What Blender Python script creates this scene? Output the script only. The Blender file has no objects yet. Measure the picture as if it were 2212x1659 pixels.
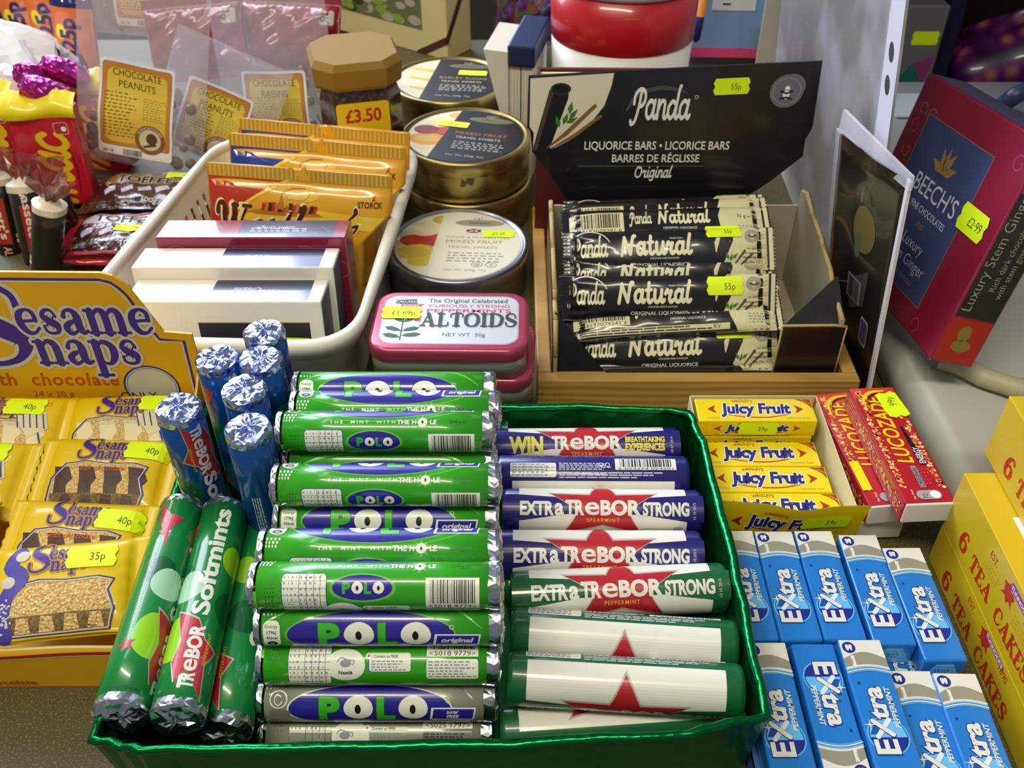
import bpy, bmesh, math, random
from mathutils import Vector as V, Matrix as M, geometry
random.seed(7)
COL = bpy.context.scene.collection
SC = bpy.context.scene
PI = math.pi

# ------------------------------------------------------------------ camera, world, lights, exposure
CAM_H, PITCH, FPX, CX, CY = 0.41, math.radians(40.0), 2100.0, 1106.0, 829.5
cd = bpy.data.cameras.new('camera'); cam = bpy.data.objects.new('camera', cd); COL.objects.link(cam)
cam.location = (0, 0, CAM_H); cam.rotation_euler = (PI / 2 - PITCH, 0, 0)
cd.sensor_width = 36.0; cd.lens = 36.0 * FPX / 2212.0; cd.clip_start = 0.01; cd.clip_end = 50
cd.dof.use_dof = True; cd.dof.focus_distance = 0.47; cd.dof.aperture_fstop = 20.0
SC.camera = cam
SC.view_settings.view_transform = 'Standard'; SC.view_settings.look = 'None'
SC.view_settings.gamma = 1.0; SC.view_settings.use_curve_mapping = False
SC.view_settings.exposure = 0.18
wd = bpy.data.worlds.new('world'); SC.world = wd; wd.use_nodes = True
bg = wd.node_tree.nodes['Background']; bg.inputs[0].default_value = (0.72, 0.76, 0.86, 1); bg.inputs[1].default_value = 0.22

def area(name, loc, target, sx, sy, power, color):
    l = bpy.data.lights.new(name, 'AREA'); l.shape = 'RECTANGLE'; l.size = sx; l.size_y = sy
    l.energy = power; l.color = color
    o = bpy.data.objects.new(name, l); COL.objects.link(o); o.location = loc
    o.rotation_euler = (V(target) - V(loc)).to_track_quat('-Z', 'Y').to_euler()
    return o
area('window_daylight', (-0.98, 1.75, 0.98), (-0.25, 0.65, 0.0), 1.3, 1.0, 40.0, (0.76, 0.82, 1.0))
area('ceiling_lamp_light', (-0.32, -0.26, 1.62), (-0.10, 0.4, 0.0), 1.3, 0.10, 19.0, (1.0, 0.93, 0.70))
area('ceiling_lamp_far_light', (-0.9, 0.9, 1.9), (-0.5, 0.75, 0.0), 0.9, 0.25, 5.0, (0.9, 0.93, 1.0))

# ------------------------------------------------------------------ helpers
_s, _c = math.sin(PITCH), math.cos(PITCH)
def W(u, v, z=None, y=None):
    """point of the place that shows at photo pixel u, v: at height z or at depth y"""
    a = (u - CX) / FPX; b = (v - CY) / FPX
    d = V((a, _c - _s * b, -_s - _c * b))
    D = (z - CAM_H) / d.z if z is not None else y / d.y
    return V((0, 0, CAM_H)) + D * d

def lin(h):
    h = h.lstrip('#'); r = []
    for i in (0, 2, 4):
        c = int(h[i:i + 2], 16) / 255
        r.append(c / 12.92 if c <= 0.04045 else ((c + 0.055) / 1.055) ** 2.4)
    return (r[0], r[1], r[2], 1.0)

_mats = {}
def mat(color, rough=0.45, metal=0.0, coat=0.0, alpha=None, trans=0.0, bump=None, speck=None, emit=0.0, ior=1.45, name=None):
    key = (color, rough, metal, coat, alpha, trans, bump, speck, emit)
    if key in _mats: return _mats[key]
    m = bpy.data.materials.new(name or 'm_' + color.lstrip('#')); m.use_nodes = True
    nt = m.node_tree; b = nt.nodes['Principled BSDF']
    b.inputs['Base Color'].default_value = lin(color); b.inputs['Roughness'].default_value = rough
    b.inputs['Metallic'].default_value = metal; b.inputs['Coat Weight'].default_value = coat
    b.inputs['Coat Roughness'].default_value = 0.08; b.inputs['IOR'].default_value = ior
    if trans: b.inputs['Transmission Weight'].default_value = trans
    if alpha is not None: b.inputs['Alpha'].default_value = alpha
    if emit:
        b.inputs['Emission Color'].default_value = lin(color); b.inputs['Emission Strength'].default_value = emit
    tc = None
    if speck or bump:
        tc = nt.nodes.new('ShaderNodeTexCoord')
    if speck:   # (second colour, scale, threshold lo, hi)
        n = nt.nodes.new('ShaderNodeTexNoise'); n.inputs['Scale'].default_value = speck[1]; n.inputs['Detail'].default_value = 3
        nt.links.new(tc.outputs['Object'], n.inputs['Vector'])
        r = nt.nodes.new('ShaderNodeValToRGB'); r.color_ramp.elements[0].position = speck[2]; r.color_ramp.elements[1].position = speck[3]
        r.color_ramp.elements[0].color = lin(color); r.color_ramp.elements[1].color = lin(speck[0])
        nt.links.new(n.outputs['Fac'], r.inputs['Fac']); nt.links.new(r.outputs['Color'], b.inputs['Base Color'])
    if bump:    # (kind, scale, strength, distance)
        if bump[0] == 'v':
            n = nt.nodes.new('ShaderNodeTexVoronoi')
        else:
            n = nt.nodes.new('ShaderNodeTexNoise'); n.inputs['Detail'].default_value = 4
        n.inputs['Scale'].default_value = bump[1]
        nt.links.new(tc.outputs['Object'], n.inputs['Vector'])
        bp = nt.nodes.new('ShaderNodeBump'); bp.inputs['Strength'].default_value = bump[2]; bp.inputs['Distance'].default_value = bump[3]
        nt.links.new(n.outputs[0], bp.inputs['Height']); nt.links.new(bp.outputs['Normal'], b.inputs['Normal'])
    _mats[key] = m
    return m

class MB:
    """collects faces, then links them as ONE mesh object"""
    def __init__(s): s.v = []; s.f = []; s.mi = []; s.sm = []; s.mats = []
    def slot(s, m):
        if m not in s.mats: s.mats.append(m)
        return s.mats.index(m)
    def add(s, verts, faces, m, smooth=False, X=None):
        k = len(s.v); i = s.slot(m)
        s.v.extend([(X @ V(p)) if X is not None else V(p) for p in verts])
        for f in faces:
            s.f.append([k + a for a in f]); s.mi.append(i); s.sm.append(smooth)
        return s
    def bm(s, bm, m, smooth=False, X=None):
        bm.verts.index_update()
        s.add([v.co.copy() for v in bm.verts], [[v.index for v in f.verts] for f in bm.faces], m, smooth, X)
        bm.free(); return s
    def box(s, a, b, m, r=0.0, seg=2, X=None):
        bm = bmesh.new(); bmesh.ops.create_cube(bm, size=1)
        for v in bm.verts:
            v.co = V([(a[i] + b[i]) / 2 + v.co[i] * (b[i] - a[i]) for i in range(3)])
        if r > 0: bmesh.ops.bevel(bm, geom=bm.edges[:], offset=r, segments=seg, profile=0.5, affect='EDGES')
        return s.bm(bm, m, False, X)
    def lathe(s, prof, m, n=48, X=None, smooth=True, cap=True):
        vs = []; fs = []
        for r, z in prof:
            for i in range(n):
                a = 2 * PI * i / n; vs.append((r * math.cos(a), r * math.sin(a), z))
        for k in range(len(prof) - 1):
            for i in range(n):
                j = (i + 1) % n; fs.append((k * n + i, k * n + j, (k + 1) * n + j, (k + 1) * n + i))
        s.add(vs, fs, m, smooth, X)
        if cap:
            for k in (0, len(prof) - 1):
                if prof[k][0] > 1e-6: s.add(vs[k * n:(k + 1) * n], [list(range(n))[::(-1 if k == 0 else 1)]], m, False, X)
        return s
    def prism(s, poly, z0, z1, m, X=None, smooth=False):
        n = len(poly)
        vs = [(p[0], p[1], z0) for p in poly] + [(p[0], p[1], z1) for p in poly]
        tr = tess(poly)
        fs = [(c, b, a) for a, b, c in tr] + [(a + n, b + n, c + n) for a, b, c in tr]
        s.add(vs, fs, m, False, X)
        return s.add(vs, [(i, (i + 1) % n, n + (i + 1) % n, n + i) for i in range(n)], m, smooth, X)
    def grid(s, nu, nv, fn, m, smooth=True, X=None, wrap=False):
        vs = [fn(i / nu, j / nv) for i in range(nu + 1) for j in range(nv + 1)]
        fs = []
        for i in range(nu):
            for j in range(nv):
                fs.append((i * (nv + 1) + j, (i + 1) * (nv + 1) + j, (i + 1) * (nv + 1) + j + 1, i * (nv + 1) + j + 1))
        return s.add(vs, fs, m, smooth, X)
    def tube(s, pts, r, m, n=10, X=None):
        pts = [V(p) for p in pts]; vs = []; fs = []
        for k, p in enumerate(pts):
            t = (pts[min(k + 1, len(pts) - 1)] - pts[max(k - 1, 0)]).normalized()
            a = t.orthogonal().normalized() if k == 0 else (a - t * a.dot(t)).normalized()
            b = t.cross(a); rr = r(k / (len(pts) - 1)) if callable(r) else r
            for i in range(n):
                g = 2 * PI * i / n; vs.append(p + (a * math.cos(g) + b * math.sin(g)) * rr)
        for k in range(len(pts) - 1):
            for i in range(n):
                j = (i + 1) % n; fs.append((k * n + i, k * n + j, (k + 1) * n + j, (k + 1) * n + i))
        fs += [list(range(n))[::-1], [(len(pts) - 1) * n + i for i in range(n)]]
        return s.add(vs, fs, m, True, X)
    def build(s, name, parent=None, X=None):
        me = bpy.data.meshes.new(name); me.from_pydata([tuple(v) for v in s.v], [], s.f)
        for m in s.mats: me.materials.append(m)
        me.polygons.foreach_set('material_index', s.mi); me.polygons.foreach_set('use_smooth', s.sm)
        bm = bmesh.new(); bm.from_mesh(me); bmesh.ops.remove_doubles(bm, verts=bm.verts, dist=1e-7); bm.to_mesh(me); bm.free()
        me.update()
        o = bpy.data.objects.new(name, me); COL.objects.link(o)
        if parent is not None: o.parent = parent
        if X is not None: o.matrix_local = X
        return o

def tess(poly):
    return [tuple(t) for t in geometry.tessellate_polygon([[V((p[0], p[1], 0)) for p in poly]])]

def tag(o, label, cat, group=None):
    o['label'] = label; o['category'] = cat
    if group: o['group'] = group
    return o
def thing(name, label, cat, X=None, group=None):
    o = bpy.data.objects.new(name, None); COL.objects.link(o); o.empty_display_size = 0.02
    if X is not None: o.matrix_local = X
    return tag(o, label, cat, group)
def single(mb, name, label, cat, X=None, group=None): return tag(mb.build(name, None, X), label, cat, group)
def struct(mb, name, X=None):
    o = mb.build(name, None, X); o['kind'] = 'structure'; return o
def dup(root, X, label=None, group=None):
    r = root.copy(); COL.objects.link(r); r.matrix_local = X
    if label: r['label'] = label
    if group: r['group'] = group
    for ch in list(root.children):
        c = ch.copy(); COL.objects.link(c); c.parent = r
        for g in list(ch.children):
            d = g.copy(); COL.objects.link(d); d.parent = c
    return r
def TR(x, y, z, rx=0, ry=0, rz=0):
    return M.Translation((x, y, z)) @ M.Rotation(rz, 4, 'Z') @ M.Rotation(ry, 4, 'Y') @ M.Rotation(rx, 4, 'X')
def frame(o, ex, ey):
    """matrix with local x along ex, y along ey, z the face normal, at o"""
    ex = V(ex).normalized(); ey = V(ey); ez = ex.cross(ey).normalized(); ey = ez.cross(ex)
    m = M((ex, ey, ez)).transposed().to_4x4(); m.translation = V(o); return m
def axis_frame(p0, p1, up):
    """local x from p0 to p1, centred between them, local z as near to up as may be"""
    p0 = V(p0); p1 = V(p1); ex = (p1 - p0).normalized(); up = V(up); ez = (up - ex * up.dot(ex)).normalized(); ey = ez.cross(ex)
    m = M((ex, ey, ez)).transposed().to_4x4(); m.translation = (p0 + p1) / 2; return m

# ------------------------------------------------------------------ printing on surfaces
_tx = {}
def glyphs(body, b=0.0, sh=0.0, sp=1.0):
    k = (body, round(b, 4), sh, sp)
    if k not in _tx:
        cu = bpy.data.curves.new('t', 'FONT'); cu.body = body; cu.size = 1; cu.resolution_u = 3
        cu.offset = b; cu.shear = sh; cu.space_character = sp
        o = bpy.data.objects.new('t', cu); me = o.to_mesh()
        vs = [(v.co.x, v.co.y) for v in me.vertices]; fs = [tuple(p.vertices) for p in me.polygons]
        o.to_mesh_clear(); bpy.data.objects.remove(o); bpy.data.curves.remove(cu)
        _tx[k] = (vs, fs)
    return _tx[k]

def catmull(pts, n=5):
    if len(pts) < 3: return [tuple(p) for p in pts]
    P = [pts[0]] + list(pts) + [pts[-1]]; out = []
    for i in range(1, len(P) - 2):
        for k in range(n):
            t = k / n
            out.append(tuple(0.5 * (2 * P[i][d] + (P[i + 1][d] - P[i - 1][d]) * t + (2 * P[i - 1][d] - 5 * P[i][d] + 4 * P[i + 1][d] - P[i + 2][d]) * t * t
                       + (3 * P[i][d] - P[i - 1][d] - 3 * P[i + 1][d] + P[i + 2][d]) * t ** 3) for d in range(len(P[0]))))
    out.append(tuple(pts[-1])); return out
def ribbon(pts, extra=0.0, closed=False):
    """pts (x, y, w) -> quads along the line and round ends"""
    vs = []; fs = []; n = len(pts)
    for i in range(n):
        a = pts[(i - 1) % n if closed else max(i - 1, 0)]; b = pts[(i + 1) % n if closed else min(i + 1, n - 1)]
        dx, dy = b[0] - a[0], b[1] - a[1]; l = math.hypot(dx, dy) or 1; w = pts[i][2] / 2 + extra
        vs += [(pts[i][0] - dy / l * w, pts[i][1] + dx / l * w), (pts[i][0] + dy / l * w, pts[i][1] - dx / l * w)]
    for i in range(n if closed else n - 1):
        j = (i + 1) % n; fs.append((2 * i + 1, 2 * j + 1, 2 * j, 2 * i))
    if not closed:
        for i, q in ((0, 1), (n - 1, n - 2)):
            k = len(vs); w = pts[i][2] / 2 + extra; g = math.atan2(pts[i][1] - pts[q][1], pts[i][0] - pts[q][0])
            vs += [(pts[i][0] + w * math.cos(g + (t / 6 - .5) * PI), pts[i][1] + w * math.sin(g + (t / 6 - .5) * PI)) for t in range(7)]; fs.append(tuple(range(k, k + 7)))
    return vs, fs

def S(*p, w=0.13): return [(a[0], a[1], a[2] if len(a) > 2 else w) for a in p]
t_, T_ = 0.045, 0.15   # thin and thick of the serif pen
SCRIPT = {
 'P': (.62, [S((.34,.7),(.26,.3),(.12,-.06),(-.06,-.14),(-.1,-.06)), S((.02,.42),(.06,.66),(.28,.8),(.52,.74),(.56,.52),(.42,.36),(.28,.36))]),
 'a': (.56, [S((.42,.42),(.25,.5),(.08,.36),(.07,.13),(.2,.02),(.36,.14),(.45,.48)), S((.46,.5),(.41,.16),(.48,.02),(.58,.1))]),
 'n': (.56, [S((.1,.5),(.08,.02)), S((.09,.24),(.24,.48),(.4,.46),(.41,.28),(.4,.08),(.48,.02),(.57,.1))]),
 'd': (.6, [S((.42,.4),(.25,.48),(.08,.34),(.07,.13),(.2,.02),(.36,.14),(.46,.44)), S((.58,.88),(.52,.8),(.43,.16),(.5,.02),(.6,.1))]),
 'N': (.86, [S((.08,.0),(.16,.35),(.24,.74)), S((.24,.74),(.38,.4),(.56,.04)), S((.56,.04),(.62,.4),(.72,.76),(.84,.8))]),
 't': (.4, [S((.22,.78),(.16,.3),(.18,.06),(.28,.02),(.38,.1)), S((.04,.5),(.34,.52),w=.1)]),
 'u': (.6, [S((.1,.5),(.08,.18),(.16,.02),(.32,.08),(.44,.3)), S((.46,.5),(.43,.16),(.5,.02),(.6,.1))]),
 'r': (.46, [S((.02,.36),(.12,.5),(.2,.4),(.34,.44)), S((.34,.46),(.24,.2),(.3,.02),(.46,.1))]),
 'l': (.3, [S((.24,.84),(.12,.4),(.1,.1),(.18,.02),(.3,.1))]),
 'O': (.8, [S((.5,.72),(.26,.72),(.08,.5),(.1,.16),(.3,.02),(.56,.1),(.68,.4),(.58,.68),(.42,.66))]),
 'i': (.28, [S((.12,.5),(.08,.14),(.16,.02),(.28,.1)), S((.17,.7),(.175,.71))]),
 'g': (.56, [S((.42,.42),(.25,.5),(.08,.36),(.07,.15),(.2,.05),(.36,.16),(.45,.48)), S((.46,.5),(.4,-.08),(.22,-.22),(.06,-.14))]),
 'm': (.86, [S((.1,.5),(.06,.02)), S((.09,.24),(.22,.48),(.36,.46),(.36,.3),(.32,.02)), S((.35,.24),(.5,.48),(.64,.46),(.66,.28),(.64,.08),(.72,.02),(.84,.1))]),
 'c': (.46, [S((.42,.4),(.3,.5),(.1,.4),(.06,.16),(.2,.02),(.36,.06),(.46,.16))]),
 ' ': (.3, []),
}
def bar(x0, x1, y, w=t_): return S((x0, y), (x1, y), w=w)
SERIF = {
 'S': (.62, [S((.5,.5,.06),(.46,.66,.05),(.3,.73,.06),(.12,.64,.1),(.14,.46,.15),(.34,.34,.17),(.5,.22,.14),(.44,.06,.07),(.26,.0,.05),(.1,.06,.05),(.06,.22,.06))]),
 'e': (.5, [S((.1,.26,t_),(.42,.28,t_)), S((.42,.28,.08),(.4,.44,.08),(.26,.5,t_),(.1,.4,.12),(.08,.2,T_),(.18,.04,.1),(.32,.02,t_),(.45,.12,t_))]),
 's': (.44, [S((.36,.36,.05),(.3,.48,t_),(.16,.48,.06),(.09,.36,.1),(.2,.26,.15),(.34,.17,.14),(.32,.04,.06),(.18,.01,t_),(.07,.06,t_),(.06,.16,.05))]),
 'a': (.52, [S((.08,.36,.09),(.14,.47,t_),(.28,.48,.08),(.36,.36,T_),(.36,.12,T_),(.42,.02,.07),(.52,.06,t_)), S((.34,.28,t_),(.16,.22,.09),(.07,.12,.12),(.14,.01,.08),(.26,.04,t_),(.36,.14,t_))]),
 'm': (.92, [S((.14,.46),(.14,.02),w=T_), bar(.02,.14,.48), bar(.02,.28,.02), S((.16,.34,t_),(.28,.48,.06),(.4,.46,.12),(.44,.34,T_),(.44,.02,T_)), bar(.34,.56,.02), S((.46,.34,t_),(.58,.48,.06),(.7,.46,.12),(.75,.34,T_),(.75,.02,T_)), bar(.64,.9,.02)]),
 'n': (.62, [S((.14,.46),(.14,.02),w=T_), bar(.02,.14,.48), bar(.02,.28,.02), S((.16,.34,t_),(.28,.48,.06),(.4,.46,.12),(.46,.34,T_),(.46,.02,T_)), bar(.34,.6,.02)]),
 'p': (.58, [S((.14,.46),(.14,-.24),w=T_), bar(.02,.14,.48), bar(.0,.32,-.25), S((.16,.38,t_),(.3,.48,.07),(.46,.38,.13),(.48,.2,T_),(.38,.03,.08),(.26,.01,t_),(.16,.08,t_))]),
 'o': (.54, [S((.26,.48,t_),(.1,.38,.12),(.07,.22,T_),(.14,.06,.1),(.27,.01,t_),(.42,.1,.12),(.45,.26,T_),(.38,.42,.1),(.26,.48,t_))]),
 'r': (.44, [S((.14,.46),(.14,.02),w=T_), bar(.02,.14,.48), bar(.02,.3,.02), S((.16,.34,t_),(.26,.46,.06),(.38,.44,.13))]),
 't': (.36, [S((.16,.66,.06),(.15,.5,T_),(.15,.12,T_),(.22,.02,.08),(.34,.08,t_)), bar(.03,.33,.48,.05)]),
 'h': (.62, [S((.14,.76),(.14,.02),w=T_), bar(.02,.14,.78), bar(.02,.28,.02), S((.16,.34,t_),(.28,.48,.06),(.4,.46,.12),(.46,.34,T_),(.46,.02,T_)), bar(.34,.6,.02)]),
 'W': (1.1, [S((-.1,.6,.14),(-.06,.74,.07),(.1,.74,.1),(.16,.5,.16),(.26,.04,.15)), S((.27,.04,t_),(.5,.72,.06)), S((.46,.72,.15),(.6,.04,.15)), S((.61,.04,t_),(.84,.72,.06)), bar(.38,.56,.74), bar(.72,.98,.74)]),
 "'": (.2, [S((.12,.78,.12),(.12,.7,.1),(.05,.58,.03))]),
 'A': (.74, [S((.36,.72,t_),(.1,.02,t_)), S((.34,.7,T_),(.58,.02,T_)), bar(.2,.5,.25), bar(.0,.22,.02), bar(.46,.72,.02)]),
 'L': (.58, [S((.16,.7),(.16,.02),w=T_), bar(.02,.32,.7), S((.02,.02,t_),(.46,.02,t_),(.52,.2,t_))]),
 'T': (.64, [S((.31,.7),(.31,.02),w=T_), bar(.16,.46,.02), S((.04,.52,t_),(.07,.7,t_),(.55,.7,t_),(.58,.52,t_))]),
 'O': (.74, [S((.36,.72,t_),(.14,.62,.12),(.07,.36,T_),(.14,.1,.12),(.36,.0,t_),(.58,.1,.12),(.65,.36,T_),(.58,.62,.12),(.36,.72,t_))]),
 'I': (.34, [S((.16,.7),(.16,.02),w=T_), bar(.02,.3,.7), bar(.02,.3,.02)]),
 'D': (.72, [S((.16,.7),(.16,.02),w=T_), bar(.02,.2,.7), bar(.02,.2,.02), S((.16,.7,t_),(.4,.69,.07),(.6,.54,.14),(.62,.34,T_),(.54,.12,.12),(.38,.02,.06),(.16,.02,t_))]),
 'C': (.66, [S((.56,.5,.06),(.52,.64,.05),(.34,.72,t_),(.14,.6,.12),(.07,.36,T_),(.14,.1,.12),(.34,.0,t_),(.5,.06,t_),(.58,.2,t_))]),
 'K': (.72, [S((.16,.7),(.16,.02),w=T_), bar(.02,.3,.7), bar(.02,.3,.02), S((.2,.3,t_),(.56,.7,t_)), S((.3,.42,.1),(.6,.02,.14)), bar(.44,.68,.7), bar(.48,.72,.02)]),
 'E': (.62, [S((.16,.7),(.16,.02),w=T_), S((.02,.7,t_),(.48,.7,t_),(.51,.54,t_)), S((.02,.02,t_),(.5,.02,t_),(.54,.2,t_)), bar(.2,.38,.37)]),
 '6': (.56, [S((.44,.6,.08),(.34,.7,t_),(.16,.58,.1),(.08,.3,T_),(.14,.06,.1),(.28,.0,t_),(.42,.1,.12),(.42,.3,.12),(.28,.4,t_),(.12,.3,t_))]),
 ' ': (.34, []),
}

def circ(cx, cy, rx, ry=None, n=40, a0=0, a1=2 * PI):
    ry = ry or rx; full = abs(a1 - a0 - 2 * PI) < 1e-6
    return [(cx + rx * math.cos(a0 + (a1 - a0) * i / (n if full else n - 1)), cy + ry * math.sin(a0 + (a1 - a0) * i / (n if full else n - 1))) for i in range(n)]
def rrpoly(x0, y0, x1, y1, r, n=6):
    out = []
    for cx, cy, a in ((x1 - r, y1 - r, 0), (x0 + r, y1 - r, PI / 2), (x0 + r, y0 + r, PI), (x1 - r, y0 + r, 1.5 * PI)):
        out += [(cx + r * math.cos(a + k * PI / 2 / n), cy + r * math.sin(a + k * PI / 2 / n)) for k in range(n + 1)]
    return out
def starpoly(cx, cy, R, k=0.42, a0=PI / 2, sx=1.0, n=5):
    return [(cx + sx * (R if i % 2 == 0 else R * k) * math.cos(a0 + PI * i / n), cy + (R if i % 2 == 0 else R * k) * math.sin(a0 + PI * i / n)) for i in range(2 * n)]

class Art:
    """flat print: polygons, lines and lettering in layers"""
    def __init__(s): s.it = []
    def raw(s, vs, fs, m, l): s.it.append(([(p[0], p[1]) for p in vs], fs, m, l)); return s
    def poly(s, pts, m, l=1): return s.raw(pts, tess(pts), m, l)
    def rect(s, x0, y0, x1, y1, m, l=1): return s.raw([(x0, y0), (x1, y0), (x1, y1), (x0, y1)], [(0, 1, 2, 3)], m, l)
    def rrect(s, x0, y0, x1, y1, r, m, l=1): return s.poly(rrpoly(x0, y0, x1, y1, r), m, l)
    def ell(s, cx, cy, rx, ry, m, l=1, n=40): return s.poly(circ(cx, cy, rx, ry, n), m, l)
    def line(s, pts, w, m, l=1, closed=False, smooth=False):
        p = [(a[0], a[1], a[2] if len(a) > 2 else w) for a in pts]
        if smooth: p = catmull(p)
        v, f = ribbon(p, 0, closed)
        for g in range(3): s.raw(v, f[g::3], m, l + g * .045)
        return s
    def _place(s, vs, fs, x, y, k, xs, rot, al, m, l, arc, bb=None):
        if not vs: return s
        b = bb or (min(p[0] for p in vs), max(p[0] for p in vs))
        ox = {'c': (b[0] + b[1]) / 2, 'l': b[0], 'r': b[1]}[al]; cr, sr = math.cos(rot), math.sin(rot); out = []
        for px, py in vs:
            a = (px - ox) * k * xs; c = py * k
            if arc:
                g = a / arc; a, c = (arc + c) * math.sin(g), (arc + c) * math.cos(g) - arc
            out.append((x + a * cr - c * sr, y + a * sr + c * cr))
        return s.raw(out, fs, m, l)
    def text(s, body, x, y, cap, m, l=2, al='c', b=0.0, sh=0.0, xs=1.0, rot=0.0, out=None, arc=None, sp=1.0, wid=None):
        vs, fs = glyphs(body, b, sh, sp); bb = (min(p[0] for p in vs), max(p[0] for p in vs)); k = cap / 0.72
        if wid: xs = wid / ((bb[1] - bb[0]) * k)
        if out:
            v2, f2 = glyphs(body, b + out[1], sh, sp); s._place(v2, f2, x, y, k, xs, rot, al, out[0], l, arc, bb); l += 1
        return s._place(vs, fs, x, y, k, xs, rot, al, m, l, arc, bb)
    def pen(s, font, body, x, y, cap, m, l=2, al='c', xs=1.0, rot=0.0, out=None, sh=0.0, wid=None, fat=0.0, arc=None):
        pen_x = 0; main = []; edge = []
        for ch in body:
            adv, st = font[ch]
            for q in st:
                q = catmull([(p[0] + pen_x, p[1], p[2]) for p in q])
                for tgt, ex in ((main, fat), (edge, fat + (out[1] if out else 0))):
                    v, f = ribbon(q, ex); tgt.append(([(a + sh * c, c) for a, c in v], f))
            pen_x += adv + 2 * fat
        k = cap / 0.72; ax = [p[0] for v, f in main for p in v]; bb = (min(ax), max(ax))
        if wid: xs = wid / ((bb[1] - bb[0]) * k)
        if out:
            for n, (v, f) in enumerate(edge):
                for g in range(3): s._place(v, f[g::3], x, y, k, xs, rot, al, out[0], l + (n % 6) * .14 + g * .045, arc, bb)
            l += 1
        for n, (v, f) in enumerate(main):
            for g in range(3): s._place(v, f[g::3], x, y, k, xs, rot, al, m, l + (n % 6) * .14 + g * .045, arc, bb)
        return s
    def barcode(s, x0, y0, x1, y1, white, black, l=2, digits=None, seed=3):
        rg = random.Random(seed); s.rect(x0, y0, x1, y1, white, l); w = x1 - x0; h = y1 - y0
        x = x0 + w * .08; yb = y0 + (h * .22 if digits else h * .06)
        while x < x1 - w * .08:
            t = w * rg.choice((.008, .008, .016, .024)); s.rect(x, yb, x + t, y1 - h * .06, black, l + 1); x += t + w * rg.choice((.008, .012, .02))
        if digits: s.text(digits, (x0 + x1) / 2, y0 + h * .03, h * .15, black, l + 1, wid=w * .9)
        return s
    def micro(s, x0, y0, x1, y1, rows, m, l=2, fill=.45, seed=1, al='l'):
        rg = random.Random(seed); h = (y1 - y0) / rows
        for r in range(rows):
            y = y1 - (r + .5) * h; x = x0; e = x1 - (x1 - x0) * rg.uniform(0, .3)
            while x < e:
                t = (x1 - x0) * rg.uniform(.04, .13); s.rect(x, y - h * fill / 2, min(x + t, e), y + h * fill / 2, m, l); x += t + h * .5
        return s
    def apply(s, mb, fn, step=None, h=5e-5, sx=None, dx=0, dy=0, flip=False):
        """print onto the surface fn(x, y, height); pieces are cut every step in y and every sx in x so that they follow it"""
        for vs, fs, m, l in s.it:
            ys = [p[1] for p in vs]; xs = [p[0] for p in vs]
            cy = step and max(ys) - min(ys) > step * .6; cx = sx and max(xs) - min(xs) > sx * .6
            if cy or cx:
                bm = bmesh.new(); bv = [bm.verts.new((p[0], p[1], 0)) for p in vs]
                for f in fs:
                    try: bm.faces.new([bv[i] for i in f])
                    except ValueError: pass
                for on, st, co, no in ((cy, step, ys, (0, 1, 0)), (cx, sx, xs, (1, 0, 0))):
                    if not on: continue
                    k = math.floor(min(co) / st) + 1
                    while k * st < max(co):
                        bmesh.ops.bisect_plane(bm, geom=bm.verts[:] + bm.edges[:] + bm.faces[:], plane_co=V(no) * k * st, plane_no=no, dist=1e-9); k += 1
                bm.verts.index_update(); pts = [(v.co.x, v.co.y) for v in bm.verts]; fc = [[v.index for v in f.verts] for f in bm.faces]; bm.free()
            else: pts, fc = vs, fs
            if flip: fc = [f[::-1] for f in fc]
            mb.add([fn(p[0] + dx, p[1] + dy, l * h) for p in pts], fc, m)
        return mb

def flat(X):
    return lambda x, y, h: X @ V((x, y, h))
def on_cyl(r, x0=0):
    """x along the roll, y round it; y = 0 faces local +z, growing y turns towards local +y"""
    return lambda x, y, h: V((x, (r + h) * math.sin(y / r), (r + h) * math.cos(y / r)))

STK = mat('#e2fd06', .55); INK = mat('#2c2c1c', .6); WHITE = mat('#f2f0e6', .5); BLACK = mat('#141416', .45)
def sticker_shape(w, h):
    p = [(-w / 2 + h * .12, -h / 2), (w / 2 - h * .12, -h / 2), (w / 2, -h * .22), (w / 2 - h * .1, 0), (w / 2, h * .22), (w / 2 - h * .12, h / 2), (-w / 2 + h * .12, h / 2), (-w / 2, h * .22), (-w / 2 + h * .1, 0), (-w / 2, -h * .22)]
    return [(a, b) for a, b in p]
def sticker(parent, fn, body, x, y, w=.022, h=.011, rot=0, step=None, sx=None, lift=7e-4, off=.12):
    a = Art(); c, q = math.cos(rot), math.sin(rot)
    a.poly([(x + p[0] * c - p[1] * q, y + p[0] * q + p[1] * c) for p in sticker_shape(w, h)], STK, 0)
    if body: a.text(body, x + w * off * c + h * .2 * q, y + w * off * q - h * .2 * c, h * .36, INK, 1, rot=rot, xs=.85, b=-.005)
    mb = MB(); a.apply(mb, lambda u, v, k: fn(u, v, k + lift), step, sx=sx)
    return mb.build('price_sticker', parent)

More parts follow.
